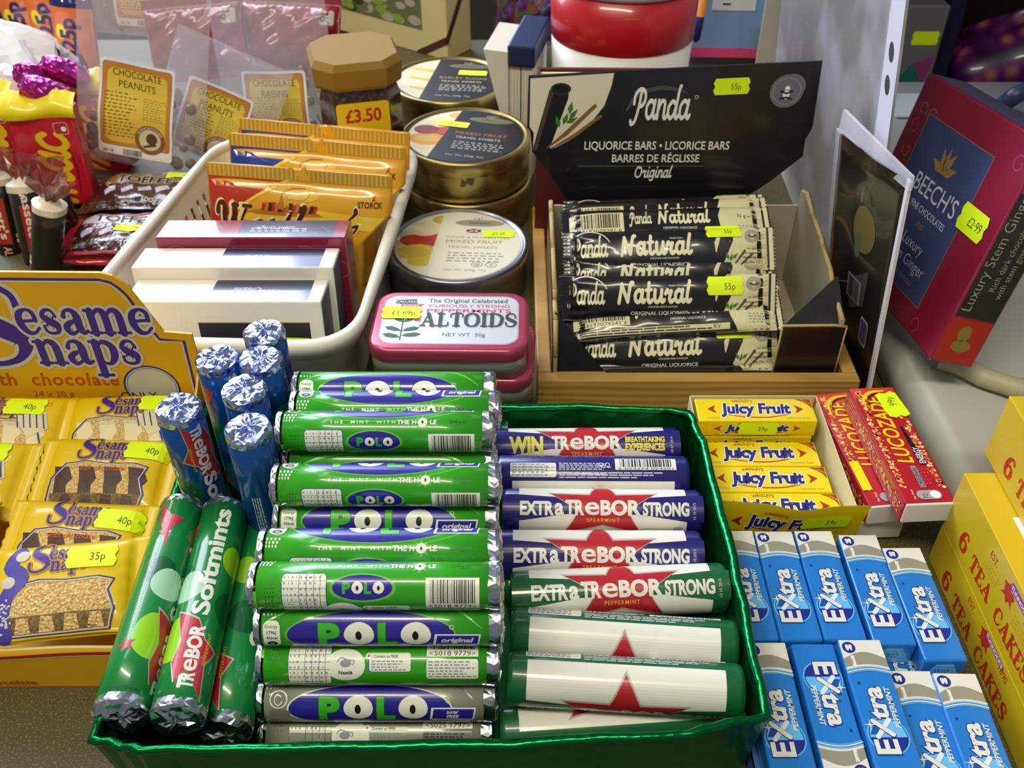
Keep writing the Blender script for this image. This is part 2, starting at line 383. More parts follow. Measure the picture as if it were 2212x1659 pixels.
def pack_z(L, Wd, T, fin=.008, wr=.0006, seed=0, p=6.0, q=2.6):
    """height of a flow-wrapped packet's upper face over its middle plane"""
    rg = random.Random(seed); ph = [rg.uniform(0, 6.28) for _ in range(6)]
    hl = L / 2 - fin
    def z(x, y):
        ax = abs(x)
        if ax >= hl: return .0004 * math.sin(x * 2 * PI / .0016) + .0006
        a = max(0, 1 - (ax / hl) ** p) ** .5; b = max(0, 1 - min(1, abs(y) / (Wd / 2)) ** q) ** .55
        w = wr * (math.sin(x * 130 + ph[0] + y * 60) * .5 + math.sin(y * 170 + ph[1] - x * 70) * .5 + math.sin(x * 310 + y * 220 + ph[2]) * .4)
        edge = (ax / hl) ** 8
        return T / 2 * a * b + w * b * a + .0008 * edge * math.sin(y * 900 + ph[3]) * b + .0006
    return z
def flow_pack(mb, L, Wd, T, m, zf, fin=.008, nx=52, ny=22, tooth=.0012, mfin=None, teeth=14):
    def px(i, j):
        x = L * (i - .5); y = Wd * (j - .5)
        if i in (0.0, 1.0): x -= math.copysign(tooth * (1 - abs(((j * teeth) % 1) * 2 - 1)), x)
        if abs(x) < L / 2 - fin: y *= 1 - .05 * (1 - (abs(x) / (L / 2 - fin)) ** 4)
        return x, y
    def top(i, j):
        x, y = px(i, j); return V((x, y, zf(x, y)))
    def bot(i, j):
        x, y = px(i, j); q = zf(x, y); return V((x, y, -q if abs(x) < L / 2 - fin else q - .0012))
    mb.grid(nx, ny * (1 if teeth < 20 else 2), top, m); mb.grid(nx, ny * (1 if teeth < 20 else 2), lambda i, j: bot(1 - i, j), m)
    for s in (0, 1):
        mb.grid(nx, 1, lambda i, j, s=s: (top(i, s) * (1 - j) + bot(i, s) * j), m)
    return mb
# ------------------------------------------------------------------ the setting
mb = MB(); mb.box((-2.4, -1.2, -.97), (2.4, 3.2, -.95), mat('#3a342c', .7)); struct(mb, 'floor')
mb = MB(); mb.box((-2.4, 3.0, -.95), (2.4, 3.06, 2.3), mat('#4a4238', .8)); struct(mb, 'wall_back')
mb = MB(); mb.box((-2.46, -1.2, -.95), (-2.4, 3.06, 2.3), mat('#cfcabc', .8)); struct(mb, 'wall_side')
# daylight window in the back wall, seen only in the gloss of the wrappers
mb = MB()
for a, b in (((-2.1, 2.94, .3), (-2.02, 3.0, 1.9)), ((-.3, 2.94, .3), (-.22, 3.0, 1.9)), ((-2.02, 2.94, .3), (-.3, 3.0, .38)), ((-2.02, 2.94, 1.82), (-.3, 3.0, 1.9)), ((-1.2, 2.95, .38), (-1.14, 3.0, 1.82))):
    mb.box(a, b, mat('#e8e6de', .4), .004)
w = mb.build('window_1'); w['kind'] = 'structure'
mb = MB(); mb.box((-2.02, 2.985, .38), (-.3, 2.99, 1.82), mat('#c9dcff', .3, emit=3.0)); p = mb.build('pane', w)

# shop counter with a speckled top
ct = mat('#4c4624', .6, speck=('#8a8050', 950, .55, .74), bump=('n', 800, .03, .0002))
t = thing('shop_counter', 'olive speckled laminate shop counter under all the sweets', 'counter', TR(0, 0, 0))
mb = MB(); mb.box((-.75, .12, -.03), (.245, 1.10, 0), ct, .004); mb.build('countertop', t)
mb = MB(); mb.box((.2452, .12, -.03), (.95, .905, 0), ct, .004); mb.build('countertop', t)
mb = MB(); mb.box((-.72, .16, -.95), (.92, .88, -.03), mat('#5b4630', .6, bump=('n', 30, .2, .002))); mb.build('cabinet', t)

# pale raised plinth with a rounded edge
pl = mat('#b9bab4', .42)
prof = [(.5, 0), (.5, .03)] + [(.2435 + .012 * (1 - math.sin(a)), .03 - .012 * (1 - math.cos(a))) for a in [k * PI / 16 for k in range(9)]] + [(.2435, 0)]
mb = MB()
bm_ = [(x, z) for x, z in prof]
mb.prism(bm_, 0, .535, pl, M.Translation((0, .905, .0005)) @ M.Rotation(PI / 2, 4, 'X'), smooth=True)
single(mb, 'raised_plinth', 'pale grey plastic plinth with rounded edge carrying the tilted maroon chocolate box', 'plinth')
# cable on the plinth
pts = [W(2030, 776, z=.038), W(2080, 792, z=.038), W(2125, 815, z=.038), W(2165, 828, z=.038), W(2196, 838, z=.038), W(2216, 838, z=.038), W(2290, 815, z=.038)]
mb = MB(); mb.tube(catmull([tuple(p) for p in pts], 8), .0062, mat('#b4b294', .5), 14)
single(mb, 'cable', 'thick cream cable lying on the pale plinth', 'cable')

# ------------------------------------------------------------------ green foil tray of mint rolls
GF = mat('#08703a', .26, .85, bump=('v', 120, .25, .0008)); GFi = mat('#0a6a2e', .3, .75, bump=('v', 90, .8, .002))
rim = [(-.168, .2066), (-.148, .2015), (-.07, .2025), (0, .2040), (.073, .2085), (.1045, .2165), (.1056, .300), (.1030, .380), (.0985, .4035), (.04, .4080), (-.06, .4085), (-.172, .418)]
base = [(-.164, .211), (-.148, .206), (-.07, .206), (0, .2075), (.073, .212), (.1010, .220), (.1020, .300), (.1005, .380), (.0965, .4020), (.04, .4060), (-.06, .4065), (-.168, .414)]
def sub(poly, n):
    out = []
    for i in range(len(poly)):
        a, b = poly[i], poly[(i + 1) % len(poly)]
        out += [(a[0] + (b[0] - a[0]) * k / n, a[1] + (b[1] - a[1]) * k / n) for k in range(n)]
    return out
rimS, baseS = sub(rim, 6), sub(base, 6); N = len(rimS)
rg = random.Random(4)
t = thing('foil_tray', 'open tray wrapped in shiny green foil holding mint rolls', 'tray', TR(0, 0, 0))
jit = [(rg.uniform(-.0007, .0007), rg.uniform(-.0007, .0007), rg.uniform(-.0007, .0007)) for _ in range(N)]
def wall(i, j):
    k = int(round(i * N)) % N; b = baseS[k]; r = rimS[k]; J = jit[k]
    return V((b[0] + (r[0] - b[0]) * j + J[0] * j, b[1] + (r[1] - b[1]) * j + J[1] * j, .0006 + (.05 + J[2] * .6) * j + .0))
mb = MB(); mb.grid(N, 6, wall, GF, smooth=False)
def inner(i, j):
    p = wall(i, j); c = V((-.034, .31, 0)); d = (p - c); d.z = 0; d.normalize(); return p - d * .0016
mb.grid(N, 6, lambda i, j: inner(1 - i, j), GFi, smooth=False)
mb.build('wall', t)
mb = MB()
def lipf(i, j):
    k = int(round(i * N)) % N; o = wall(i, 1.0); n = inner(i, 1.0); d = (o - n).normalized(); a = PI * (1.25 - 1.5 * j)
    return (o + n) / 2 + d * .0024 * math.cos(a) * -1 + V((0, 0, .0022 * math.sin(a) + .0004))
mb.grid(N, 8, lipf, mat('#0a7a40', .24, .9, bump=('v', 220, .35, .0008)), smooth=True)
mb.build('folded_rim', t)
mb = MB(); mb.add([(p[0], p[1], .0008) for p in baseS], [list(range(N))], mat('#0a5a28', .4, .6)); mb.build('bottom', t)

# ------------------------------------------------------------------ rolls
FOIL = mat('#c9ccd2', .24, 1.0); FOILB = mat('#b4c0f0', .24, 1.0, bump=('v', 260, .35, .0015))
def foil_cap(name, parent, r, x, sgn, m, seed, bulge=.0022, skirt=.0035, n=28):
    """crinkled foil over the end of a roll: a skirt, an uneven folded disc"""
    rg = random.Random(seed); pa, pb = rg.uniform(0, 6), rg.uniform(0, 6); lump = lambda a, q: .30 * math.sin(2 * a + pa) * q + .22 * math.sin(3 * a + pb)
    rings = [(1.0, -skirt), (1.012, -skirt * .3), (1.0, .0003), (.88, bulge * .6), (.66, bulge * .7), (.42, bulge * .95), (.2, bulge * .7)]
    vs = []; fs = []
    for k, (q, z) in enumerate(rings):
        for i in range(n):
            a = 2 * PI * (i + (k % 2) * .5 + (rg.uniform(-.55, .55) if k > 2 else 0)) / n; j = .1 if k > 2 else .014
            rr = r * (q + rg.uniform(-j, j) * (.5 if k > 2 else 1)) * (1 if k else 1.002); zz = z + (rg.uniform(-.30, .30) * bulge + lump(a, q) * bulge if k > 2 else rg.uniform(-.1, .1) * bulge)
            vs.append((sgn * zz + x, rr * math.cos(a), sgn * rr * math.sin(a)))
    for k in range(len(rings) - 1):
        for i in range(n):
            j = (i + 1) % n; a, b, c, d = k * n + i, k * n + j, (k + 1) * n + j, (k + 1) * n + i
            fs += [(a, b, c), (a, c, d)] if (i + k) % 2 else [(a, b, d), (b, c, d)]
    vs.append((x + sgn * bulge * .8, 0, 0)); k0 = (len(rings) - 1) * n
    fs += [(k0 + i, k0 + (i + 1) % n, len(vs) - 1) for i in range(n)]
    mb = MB(); mb.add(vs, fs, m, False)
    return mb.build(name, parent)
def tube_skin(mb, r, L, m, n=72, x0=0.0, ends=True):
    X = M.Translation((x0 - L / 2, 0, 0)) @ M.Rotation(PI / 2, 4, 'Y')
    mb.lathe([(r, 0), (r, L * .25), (r, L * .5), (r, L * .75), (r, L)], m, n, X, cap=ends)
def roll_matrix(c, L, facing, vc, r, p1=None, p0=None):
    """roll with its axis near world x (or from p0 to p1), turned so that arc position vc looks at the camera"""
    if p0 is None: p0 = V(c) - V((L / 2, 0, 0)); p1 = V(c) + V((L / 2, 0, 0))
    mid = (V(p0) + V(p1)) / 2
    X = axis_frame(p0, p1, V((0, 0, CAM_H)) - mid)
    return X @ M.Rotation(vc / r, 4, 'X')

GRN = mat('#2f9d16', .3, coat=.5); PUR = mat('#2c2296', .3, coat=.4); PWH = mat('#e9ebdc', .35, coat=.3); PLG = mat('#3bb028', .3, coat=.4); GRY = mat('#9a9d8c', .32, .25, coat=.4)
SW1 = mat('#67bb3c', .3, coat=.4); SWG = mat('#7d8070', .3, .2, coat=.4); INB = mat('#27324a', .5); GLD = mat('#0d5a16', .4); PKG = mat('#8f93a4', .5)
RP, LP = .0097, .1050
def polo_art(base):
    a = Art(); g = base == 'g'
    sw = SW1 if g else SWG
    a.line([(-.046, .006, .0004), (-.03, .0125, .0014), (.0, .0150, .0012), (.028, .0125, .0012), (.043, .003, .0003)], .001, sw, 1, smooth=True)
    a.line([(-.046, -.006, .0003), (-.02, -.0118, .0006), (.01, -.0118, .0006), (.03, -.0075, .0005), (.043, .0, .0003)], .001, sw, 1, smooth=True)
    a.ell(-.003, 0, .0355, .0108, sw if g else PWH, 1); a.ell(-.003, 0, .0348, .0103, PUR, 2)
    x = -.0255
    for ch, wd in (('P', .0105), ('O', .0125), ('L', .0092), ('O', .0125)):
        if ch == 'O':
            a.ell(x + wd / 2, 0, wd / 2 + .0004, .0057, PUR, 3); a.ell(x + wd / 2, .0002, wd / 2, .0054, PWH, 4); a.ell(x + wd / 2 - .0002, -.0002, .0013, .0021, BLACK, 5)
        else:
            a.text(ch, x + wd / 2, -.0052, .0102, PLG, 3, b=.055, wid=wd * .86, out=(GLD, .022))
        x += wd + .0009
    a.line(circ(.0305, .0035, .0009, n=12), .0002, PWH, 3, closed=True)
    a.poly([(.0225, -.0058), (.0235, .0006), (.0425, .0006), (.0415, -.0058)], PWH, 5); a.poly([(.0236, -.0052), (.0244, .0), (.0418, .0), (.0409, -.0052)], PUR, 6)
    if g: a.text('original', .0328, -.0036, .0026, PWH, 7, b=.03, sh=.25, wid=.0135)
    else: a.text('sugar', .0325, -.0021, .0017, PWH, 7, b=.02, sh=.25); a.text('FREE', .0325, -.0046, .0018, PWH, 7, b=.03, sh=.25)
    if g:
        a.rrect(-.0475, -.0062, -.0405, .0062, .0025, PWH, 3); a.text('Energy', -.044, .0032, .0014, INB, 4); a.text('179kJ', -.044, .0006, .0014, INB, 4, b=.02); a.text('42kcal', -.044, -.0018, .0013, INB, 4, b=.02)
        a.ell(-.044, -.0045, .0022, .0014, BLACK, 4); a.text('2%', -.044, -.0052, .0012, PWH, 5)
    else:
        a.line(circ(-.042, .004, .0036, n=24), .0005, PWH, 3, closed=True); a.line([(-.0405, .003), (-.042, .0015), (-.0437, .003), (-.043, .0058), (-.041, .0052)], .0004, PWH, 3, smooth=True)
        a.poly([(-.046, -.0035), (-.046, -.001), (-.0425, .0004), (-.037, -.001), (-.037, -.0035)], SWG, 2)
    a.micro(-.0478, -.0128, -.0405, -.0078, 3, PWH, 2, .7, 5); a.micro(-.0478, .0078, -.0405, .0098, 1, PWH, 2, .5, 6)
    # tag line
    a.text('THE  MINT  WITH', -.0105, -.0135, .0016, PWH, 2, b=.02, sp=1.5, wid=.031)
    a.text('THE H', .0103, -.0139, .0023, PWH, 2, b=.04, wid=.0092, out=(BLACK, .03)); a.text('LE', .0229, -.0139, .0023, PWH, 2, b=.04, out=(BLACK, .03))
    a.poly(starpoly(.0178, -.0128, .0042, .5, n=8), sw, 2); a.ell(.0178, -.0128, .0022, .0022, PWH, 3); a.ell(.0178, -.0128, .0005, .0008, BLACK, 4)
    a.text('34g\u212e', .0345, -.0137, .002, GLD if g else INB, 2, wid=.0085)
    # back of the wrapper
    a.rrect(-.0378, -.0450, -.0195, -.0165, .0016, PUR if g else SWG, 2); a.rrect(-.0375, -.0452, -.0198, -.0168, .0014, PWH if g else GRY, 3)
    for k in range(9): a.rect(-.0374, -.0198 - k * .0030, -.0199, -.01965 - k * .0030, INB, 4)
    for x in (-.0308, -.0278, -.0248, -.0222): a.rect(x, -.0450, x + .0002, -.017, INB, 4)
    a.micro(-.0370, -.0450, -.0312, -.0172, 12, PKG, 4, .4, 8); a.micro(-.0303, -.0450, -.0200, -.0172, 12, PKG, 4, .4, 9)
    if g:
        a.ell(-.005, -.0227, .0135, .0062, SW1, 2); a.ell(-.005, -.0225, .0122, .0053, PUR, 3)
        x = -.0135
        for ch, wd in (('P', .0038), ('O', .0046), ('L', .0034), ('O', .0046)):
            if ch == 'O': a.ell(x + wd / 2, -.0225, wd / 2, .0024, PWH, 4); a.ell(x + wd / 2, -.0226, .0006, .0010, BLACK, 5)
            else: a.text(ch, x + wd / 2, -.0247, .0045, PLG, 4, b=.05, wid=wd * .86)
            x += wd + .0003
    a.ell(-.0135 if g else -.011, -.036, .0082, .0070, PWH, 4); a.ell(-.0135, -.0352, .0024, .0016, PKG, 5); a.line([(-.017, -.0345), (-.0155, -.033), (-.0125, -.0338), (-.010, -.0342), (-.0105, -.0358)], .0005, PKG, 5, smooth=True)
    a.text('Nestl\u00e9', -.0135, -.0398, .0016, INB, 5, b=.03)
    a.rrect(-.004, -.0388, .0135, -.0312, .0012, PUR if g else INB, 3); a.rrect(-.0036, -.0386, .0138, -.0309, .001, PWH if g else GRY, 4)
    a.text('Contact us FREE', -.0018, -.0329, .0011, INB, 5, al='l', b=.02); a.micro(-.0026, -.0384, .013, -.0338, 4, PKG, 5, .5, 11)
    a.ell(-.0038, -.0322, .0013, .0013, PWH, 5); a.poly([(-.0042, -.0329), (-.0042, -.0315), (-.0031, -.0322)], PUR, 6)
    a.barcode(.0205, -.0325, .0422, -.0185, PWH, BLACK, 4, '<5018 9779>' if g else '<5025 1797>')
    a.rrect(.0205, -.042, .0422, -.0335, .001, PWH if g else SWG, 4); a.micro(.0212, -.0415, .0416, -.034, 6, PKG if g else INB, 5, .5, 12)
    a.micro(-.0445, -.034, -.0400, -.0185, 9, GLD if g else INB, 2, .4, 13); a.rect(-.0492, -.033, -.0480, -.024, SW1 if g else SWG, 2)
    return a
def make_polo(kind, label):
    t = thing('mint_roll', label, 'mint roll')
    mb = MB(); tube_skin(mb, RP, LP - .007, GRN if kind == 'g' else GRY, 72, .0008); polo_art(kind).apply(mb, on_cyl(RP), .0011, 4e-5, sx=.02)
    mb.build('wrapper', t)
    foil_cap('foil_end', t, RP * 1.005, LP / 2 - .0022, 1, FOIL, 3, .0016, .0045); foil_cap('foil_end', t, RP * 1.005, -LP / 2 + .0012, -1, FOIL, 4, .0014, .002)
    return t
# (left end px, right end px, y, z, arc position that looks at the camera, kind, label)
PG = 'mint rolls heaped in the green tray'
polos = [
 (553, 1083, .2323, .0122, -.034, 's', 'silver-grey mint roll lowest in the heap behind the tray rim, small print up'),
 (555, 1085, .2375, .0312, .0045, 's', 'silver-grey mint roll with big purple oval and sugar free flash up'),
 (555, 1090, .2434, .0500, -.0345, 'g', 'green mint roll showing contact box and animal crest, just above the silver-grey rolls'),
 (553, 1093, .2501, .0686, .0055, 'g', 'green mint roll with large purple oval, second green roll up from the silver-grey ones'),
 (538, 1095, .2544, .0879, -.0215, 'g', 'green mint roll with whole barcode and nutrition table up, longest of the heap'),
 (557, 1093, .2744, .0858, -.0140, 'g', 'green mint roll whose 34g line is up, behind the one showing its whole barcode'),
 (590, 1085, .3069, .0697, .0005, 'g', 'sunken green mint roll with half hidden oval letters and flash, midway up the heap'),
 (585, 1092, .3104, .0894, -.0150, 'g', 'green mint roll with tag line, small oval and barcode, raised midway up the heap'),
 (610, 1082, .3409, .0733, .0090, 'g', 'sunken green mint roll showing plain green and the top of its purple oval'),
 (602, 1070, .3424, .0932, -.0172, 'g', 'raised green mint roll with nutrition table and small oval, third from the back'),
 (635, 1080, .3620, .0893, -.0130, 'g', 'green mint roll with tag line at its lower edge, second from the rear'),
 (637, 1072, .3815, .0855, .0005, 'g', 'rearmost green mint roll of the heap, next to the red-lidded tins'),
]
src = {}
for l, r_, y, z, vc, kd, lab in polos:
    D = y * _c - (z - CAM_H) * _s
    xc = ((l + r_) / 2 - CX) * D / FPX
    X = roll_matrix((xc, y, z), LP, None, vc, RP)
    if kd not in src: src[kd] = make_polo(kd, lab); src[kd].matrix_local = X; src[kd]['group'] = PG
    else: dup(src[kd], X, lab, PG)
# one more peeps out between the two heaps
pe = W(1104, 950, z=.030); dup(src['g'], roll_matrix((pe.x - LP / 2, pe.y + .002, .030), LP, None, .001, RP), 'green mint roll almost buried, only its foil end showing beside the WIN roll', PG)

# ------------------------------------------------------------------ strong mint rolls (navy and green)
TN = mat('#221d6e', .33, coat=.4); TGN = mat('#175e37', .33, coat=.4); TW = mat('#e3e1d6', .35, coat=.3); TS = mat('#b4b2a8', .35, coat=.3); TRD = mat('#b3202a', .35, coat=.3); TY = mat('#e8b21c', .4); TGD = mat('#e9dc4a', .35); TPK = mat('#cfd0d8', .4)
RT, LT = .0116, .1020
def trebor_word(a, x, y, cap, wid, l=5):
    a.text('TR', x - wid * .375, y, cap, TW, l, b=.045, wid=wid * .25); a.text('e', x - wid * .145, y, cap * 1.30, TW, l, b=.016, wid=wid * .19)
    a.text('BOR', x + wid * .235, y, cap, TW, l, b=.045, wid=wid * .54)
def trebor_art(base, flavour, win=False):
    a = Art(); B = base; e = .0425
    a.rect(-e, .0035, e, .0265, TW, 1); a.rect(-e, -.0185, e, -.003, TW, 1)
    for s in (-1, 1):
        q = .0078 if not win else .0085
        a.poly([(s * .051, q), (s * .043, q), (s * .012, .0052), (s * .012, -.0018), (s * .044, -.0068), (s * .051, -.0068)][::s], B, 2)
    k = 1.0
    sh = [(0, .0215), (.0065, .0075), (.0265, .0082), (.012, -.001), (.0195, -.0138), (0, -.0085), (-.0195, -.0138), (-.012, -.001), (-.0265, .0082), (-.0065, .0075)]
    a.poly([(x * 1.07, y * 1.07 + (.0005 if y > 0 else -.0003)) for x, y in sh], TS, 3); a.poly(sh, TRD, 4)
    trebor_word(a, 0, -.0030, .0074, .0380)
    if win:
        a.text('WIN', -.0330, -.0048, .0090, TGD, 5, b=.05, wid=.0185); a.text('BREATHTAKING', .0316, .0006, .0031, TGD, 5, b=.04, wid=.0215); a.text('EXPERIENCES', .0316, -.0040, .0038, TGD, 5, b=.05, wid=.0215)
        a.rect(-.015, -.0118, .016, -.0096, TS, 5); a.micro(-.012, -.0116, .014, -.0098, 1, INB, 6, .5, 2)
    else:
        a.text('EXTR', -.0335, -.0032, .0068, TW, 5, b=.045, wid=.0172); a.text('a', -.0222, -.0032, .0086, TW, 5, b=.032, wid=.0046); a.text('STRONG', .0318, -.0032, .0066, TW, 5, b=.045, wid=.0235)
    a.text(flavour, 0, -.0068, .0021, TY, 6, sp=1.25, b=.01, wid=.0165)
    a.text('03 07 2014' if win else '13 10 2015', .0468, -.001, .0014, TPK, 5, rot=PI / 2)
    if not win and flavour == 'SPEARMINT':
        a.rrect(.0195, -.0150, .0405, -.0108, .0018, INB, 5); a.rrect(.0198, -.0148, .0402, -.0110, .0016, TW, 6); a.text('Be treatwise', .0275, -.0130, .0013, INB, 7, b=.02, wid=.0115); a.micro(.021, -.0146, .0345, -.0134, 1, INB, 7, .5, 4)
        a.rrect(.0358, -.0150, .0405, -.0095, .0012, mat('#8e96bb', .4), 7)
    # back of the wrapper
    a.rrect(-.0435, .0285, -.0195, .0365, .001, TW, 4)
    for y in (.0300, .0318, .0336): a.rect(-.043, y, -.02, y + .00015, INB, 5)
    for x in (-.037, -.029, -.0245): a.rect(x, .0288, x + .00015, .0362, INB, 5)
    a.micro(-.0428, .0288, -.0202, .0362, 5, PKG, 5, .45, 6)
    a.micro(-.018, .0322, .010, .0368, 4, TPK, 4, .5, 7); a.micro(-.018, .0278, .040, .0315, 3, TPK, 4, .45, 8)
    a.line(circ(.004, .0355, .0011, n=14), .0004, TPK, 4, closed=True); a.line(circ(.0075, .0355, .0011, n=14), .0004, TPK, 4, closed=True)
    a.barcode(.0115, .0325, .0435, .0400, TW, BLACK, 4, '5 023274 024201')
    a.poly(starpoly(-.025, -.0232, .0026), TRD, 4); a.poly(starpoly(-.012, -.0232, .0026), TRD, 4); a.text('DID YOU KNOW', -.035, -.0254, .0014, TPK, 4); a.text('ORIGINAL FOUNDERS OF', .006, -.0250, .0013, TPK, 4)
    return a
def make_trebor(base, flavour, label, win=False):
    t = thing('strong_mint_roll', label, 'mint roll')
    mb = MB(); rg = random.Random(5); n = 72; prof = [(RT * .80, .0), (RT * .93, .0006), (RT, .0026), (RT, LT * .5), (RT, LT - .0026), (RT * .93, LT - .0006), (RT * .80, LT)]
    mb.lathe(prof, base, n, M.Translation((-LT / 2, 0, 0)) @ M.Rotation(PI / 2, 4, 'Y'), cap=False); trebor_art(base, flavour, win).apply(mb, on_cyl(RT), .0013, 4e-5, sx=.02)
    mb.build('wrapper', t)
    for s in (-1, 1):   # the paper folded over each end in pleats
        m2 = MB(); vs = []; n2 = 26
        for k, (q, d) in enumerate(((.80, 0), (.62, -.0012), (.3, -.0018), (.05, -.0022))):
            for i in range(n2):
                a_ = 2 * PI * (i + k * .35) / n2; z_ = d + rg.uniform(-.0005, .0005) * (k > 0); vs.append((s * (LT / 2 + z_), RT * q * math.cos(a_), s * RT * q * math.sin(a_)))
        fs = [(k * n2 + i, k * n2 + (i + 1) % n2, (k + 1) * n2 + (i + 1) % n2, (k + 1) * n2 + i) for k in range(3) for i in range(n2)] + [[3 * n2 + i for i in range(n2)]]
        m2.add(vs, fs, base, False); m2.build('folded_end', t)
    return t
ns = make_trebor(TN, 'SPEARMINT', 'navy strong mint roll with red star and white lettering, whole front up, small pale badge')
nw = make_trebor(TN, 'SPEARMINT', 'navy strong mint roll with yellow WIN lettering at the back of the green tray', True)
gp = make_trebor(TGN, 'PEPPERMINT', 'green strong mint roll with red star and whole white lettering up')
TGp = 'strong mint rolls in the green tray'
def put_roll(root, l, r_, z0, z1, vc, label=None, first=False, L=LT, r=RT, group=TGp):
    a = W(l[0], l[1], z=z0); b = W(r_[0], r_[1], z=z1); mid = (a + b) / 2; d = (b - a).normalized()
    X = roll_matrix(None, L, None, vc, r, mid + d * L / 2, mid - d * L / 2)
    if first: root.matrix_local = X; root['group'] = group; return root
    return dup(root, X, label, group)
put_roll(nw, (1058, 971), (1470, 968), .0365, .0365, -.0030, first=True)
put_roll(nw, (1069, 1030), (1488, 1032), .0376, .0376, .0285, 'navy strong mint roll turned to its barcode and white nutrition table')
put_roll(ns, (1083, 1103), (1515, 1107), .036, .036, -.0015, first=True)
put_roll(ns, (1063, 1195), (1521, 1197), .0335, .0335, .0010, 'navy strong mint roll with orange-red star, tucked under the green star roll')
put_roll(gp, (1075, 1266), (1535, 1266), .0128, .0128, -.0110, 'nearly hidden green strong mint roll, white strip between navy and green rolls')
put_roll(gp, (1096, 1288), (1574, 1268), .038, .038, -.0008, first=True)
put_roll(gp, (1122, 1352), (1566, 1362), .0128, .0128, -.030, 'green strong mint roll showing as a sliver beneath the two white-backed rolls')
put_roll(gp, (1106, 1366), (1588, 1397), .036, .036, .0185, 'green strong mint roll with white back, small red star tip, further from the rim')
put_roll(gp, (1100, 1464), (1600, 1493), .036, .036, .0175, 'green strong mint roll with white back, large red star tip, nearer the rim')
put_roll(gp, (1090, 1583), (1556, 1551), .0130, .0130, -.0185, 'green strong mint roll lowest against the front rim, two small red stars')

# ------------------------------------------------------------------ soft mint rolls, lying and standing
SG = mat('#0f8038', .28, coat=.6); SGD = mat('#0a5a2c', .3, coat=.5); SLM = mat('#8cc814', .3, coat=.5); SPL = mat('#9fd0a8', .3, coat=.5); SBL = mat('#0f4f9a', .24, .45, coat=.6); STL = mat('#0a6f7c', .28, .25, coat=.5)
RS = .0112
def soft_art(L, green=True):
    a = Art(); B = SG if green else SBL; h = L / 2
    a.ell(h * .05, .009, .0085, .0080, SPL if green else STL, 1.6); a.ell(h * .16, .0145, .008, .0072, SGD, 1.3); a.ell(-h * .42, .0095, .0115, .0085, SLM if green else STL, 1); a.ell(-h * .1, -.013, .009, .008, SGD, 1.6); a.ell(h * .35, -.010, .008, .006, SLM if green else STL, 1)
    sh = [(x * 1.05 - h * .56, y - .0005) for x, y in [(.022, .011), (.006, .0065), (-.004, .0085), (-.0135, .0055), (-.0075, .0015), (-.020, -.0075), (-.004, -.006), (.004, -.0105), (.0075, -.004), (.017, .0005)]]
    a.poly(sh, TS, 2); a.poly([(x * .95 - h * .03, y * .93) for x, y in sh], TRD, 3)
    trebor_word(a, -h * .58, -.0030, .0058, .031, 4); a.text('PEPPERMINT' if green else 'SPEARMINT', -h * .50, -.0068, .0017, TY, 4, wid=.016)
    a.text('Softmints', h * .30, -.0030, .0074, TW, 4, b=.035, wid=.062); a.micro(h * .82, -.004, h * .9, .004, 5, SGD, 3, .4, 3)
    # the other side
    o = .0350
    q = [(x * .9 + h * .62, y + .0185) for x, y in [(.018, .006), (.004, .0035), (-.016, -.0035), (-.004, -.0025), (.006, -.0075), (.008, -.001)]]
    a.poly(q, TRD, 2); a.text('ROBERTSON WAS ONE OF THE ORIGINAL FOUNDERS OF', h * .08, .0185, .0014, TW, 4, wid=.052); a.text('DID YOU KNOW', h * .78, .0185, .0014, TW, 4, wid=.014)
    a.poly(starpoly(-h * .52, .0190, .0042), TRD, 3); a.poly(starpoly(h * .56, .0182, .0036), TRD, 3)
    a.text('Softmints', h * .18, -.0235, .0074, TW, 4, b=.035, wid=.062); a.text('2016 OSH04516', -h * .86, .0150, .0015, INK, 4, rot=PI / 2)
    a.micro(-h * .3, -.0335, h * .5, -.0285, 4, TPK, 3, .4, 9); a.rect(h * .5, -.033, h * .8, -.028, TPK, 3)
    return a
def make_soft(L, green, label, capm):
    t = thing('soft_mint_roll', label, 'mint roll')
    mb = MB(); tube_skin(mb, RS, L - .006, SG if green else SBL, 72)
    soft_art(L, green).apply(mb, on_cyl(RS), .0013, 4e-5, sx=.02); mb.build('wrapper', t)
    foil_cap('foil_end', t, RS * 1.005, L / 2 - .0022, 1, capm, 13, .0024, .0035); foil_cap('foil_end', t, RS * 1.005, -L / 2 + .0022, -1, capm, 14, .0024, .0035)
    return t
LS = .118
sg = make_soft(LS, True, 'green soft mint roll with lime spot, lying on the tray edge nearest the sesame bars', FOIL)
SGp = 'green soft mint rolls lying along the tray'
def lie(root, a, b, vc, label=None, first=False):
    a, b = V(a), V(b); mid = (a + b) / 2; d = (b - a).normalized()
    X = roll_matrix(None, LS, None, vc, RS, mid + d * LS / 2, mid - d * LS / 2)
    if first: root.matrix_local = X; root['group'] = SGp
    else: dup(root, X, label, SGp)
lie(sg, (-.1588, .2150, .0540), (-.1630, .3300, .0520), .0125, first=True)
lie(sg, (-.1357, .2140, .0525), (-.1420, .3290, .0515), -.0005, 'green soft mint roll with long white lettering facing up, between two like it')
lie(sg, (-.1205, .2190, .0350), (-.1300, .3330, .0350), -.0120, 'green soft mint roll lying deepest, between the lettered one and the mint heap')
LB = .108; RSB = .0106
sb = make_soft(LB, False, 'blue foil-topped mint roll standing alone, red label down its side, next to sesame packs', FOILB)
SBp = 'blue foil-topped mint rolls standing in the tray corner'
for ch in sb.children: pass
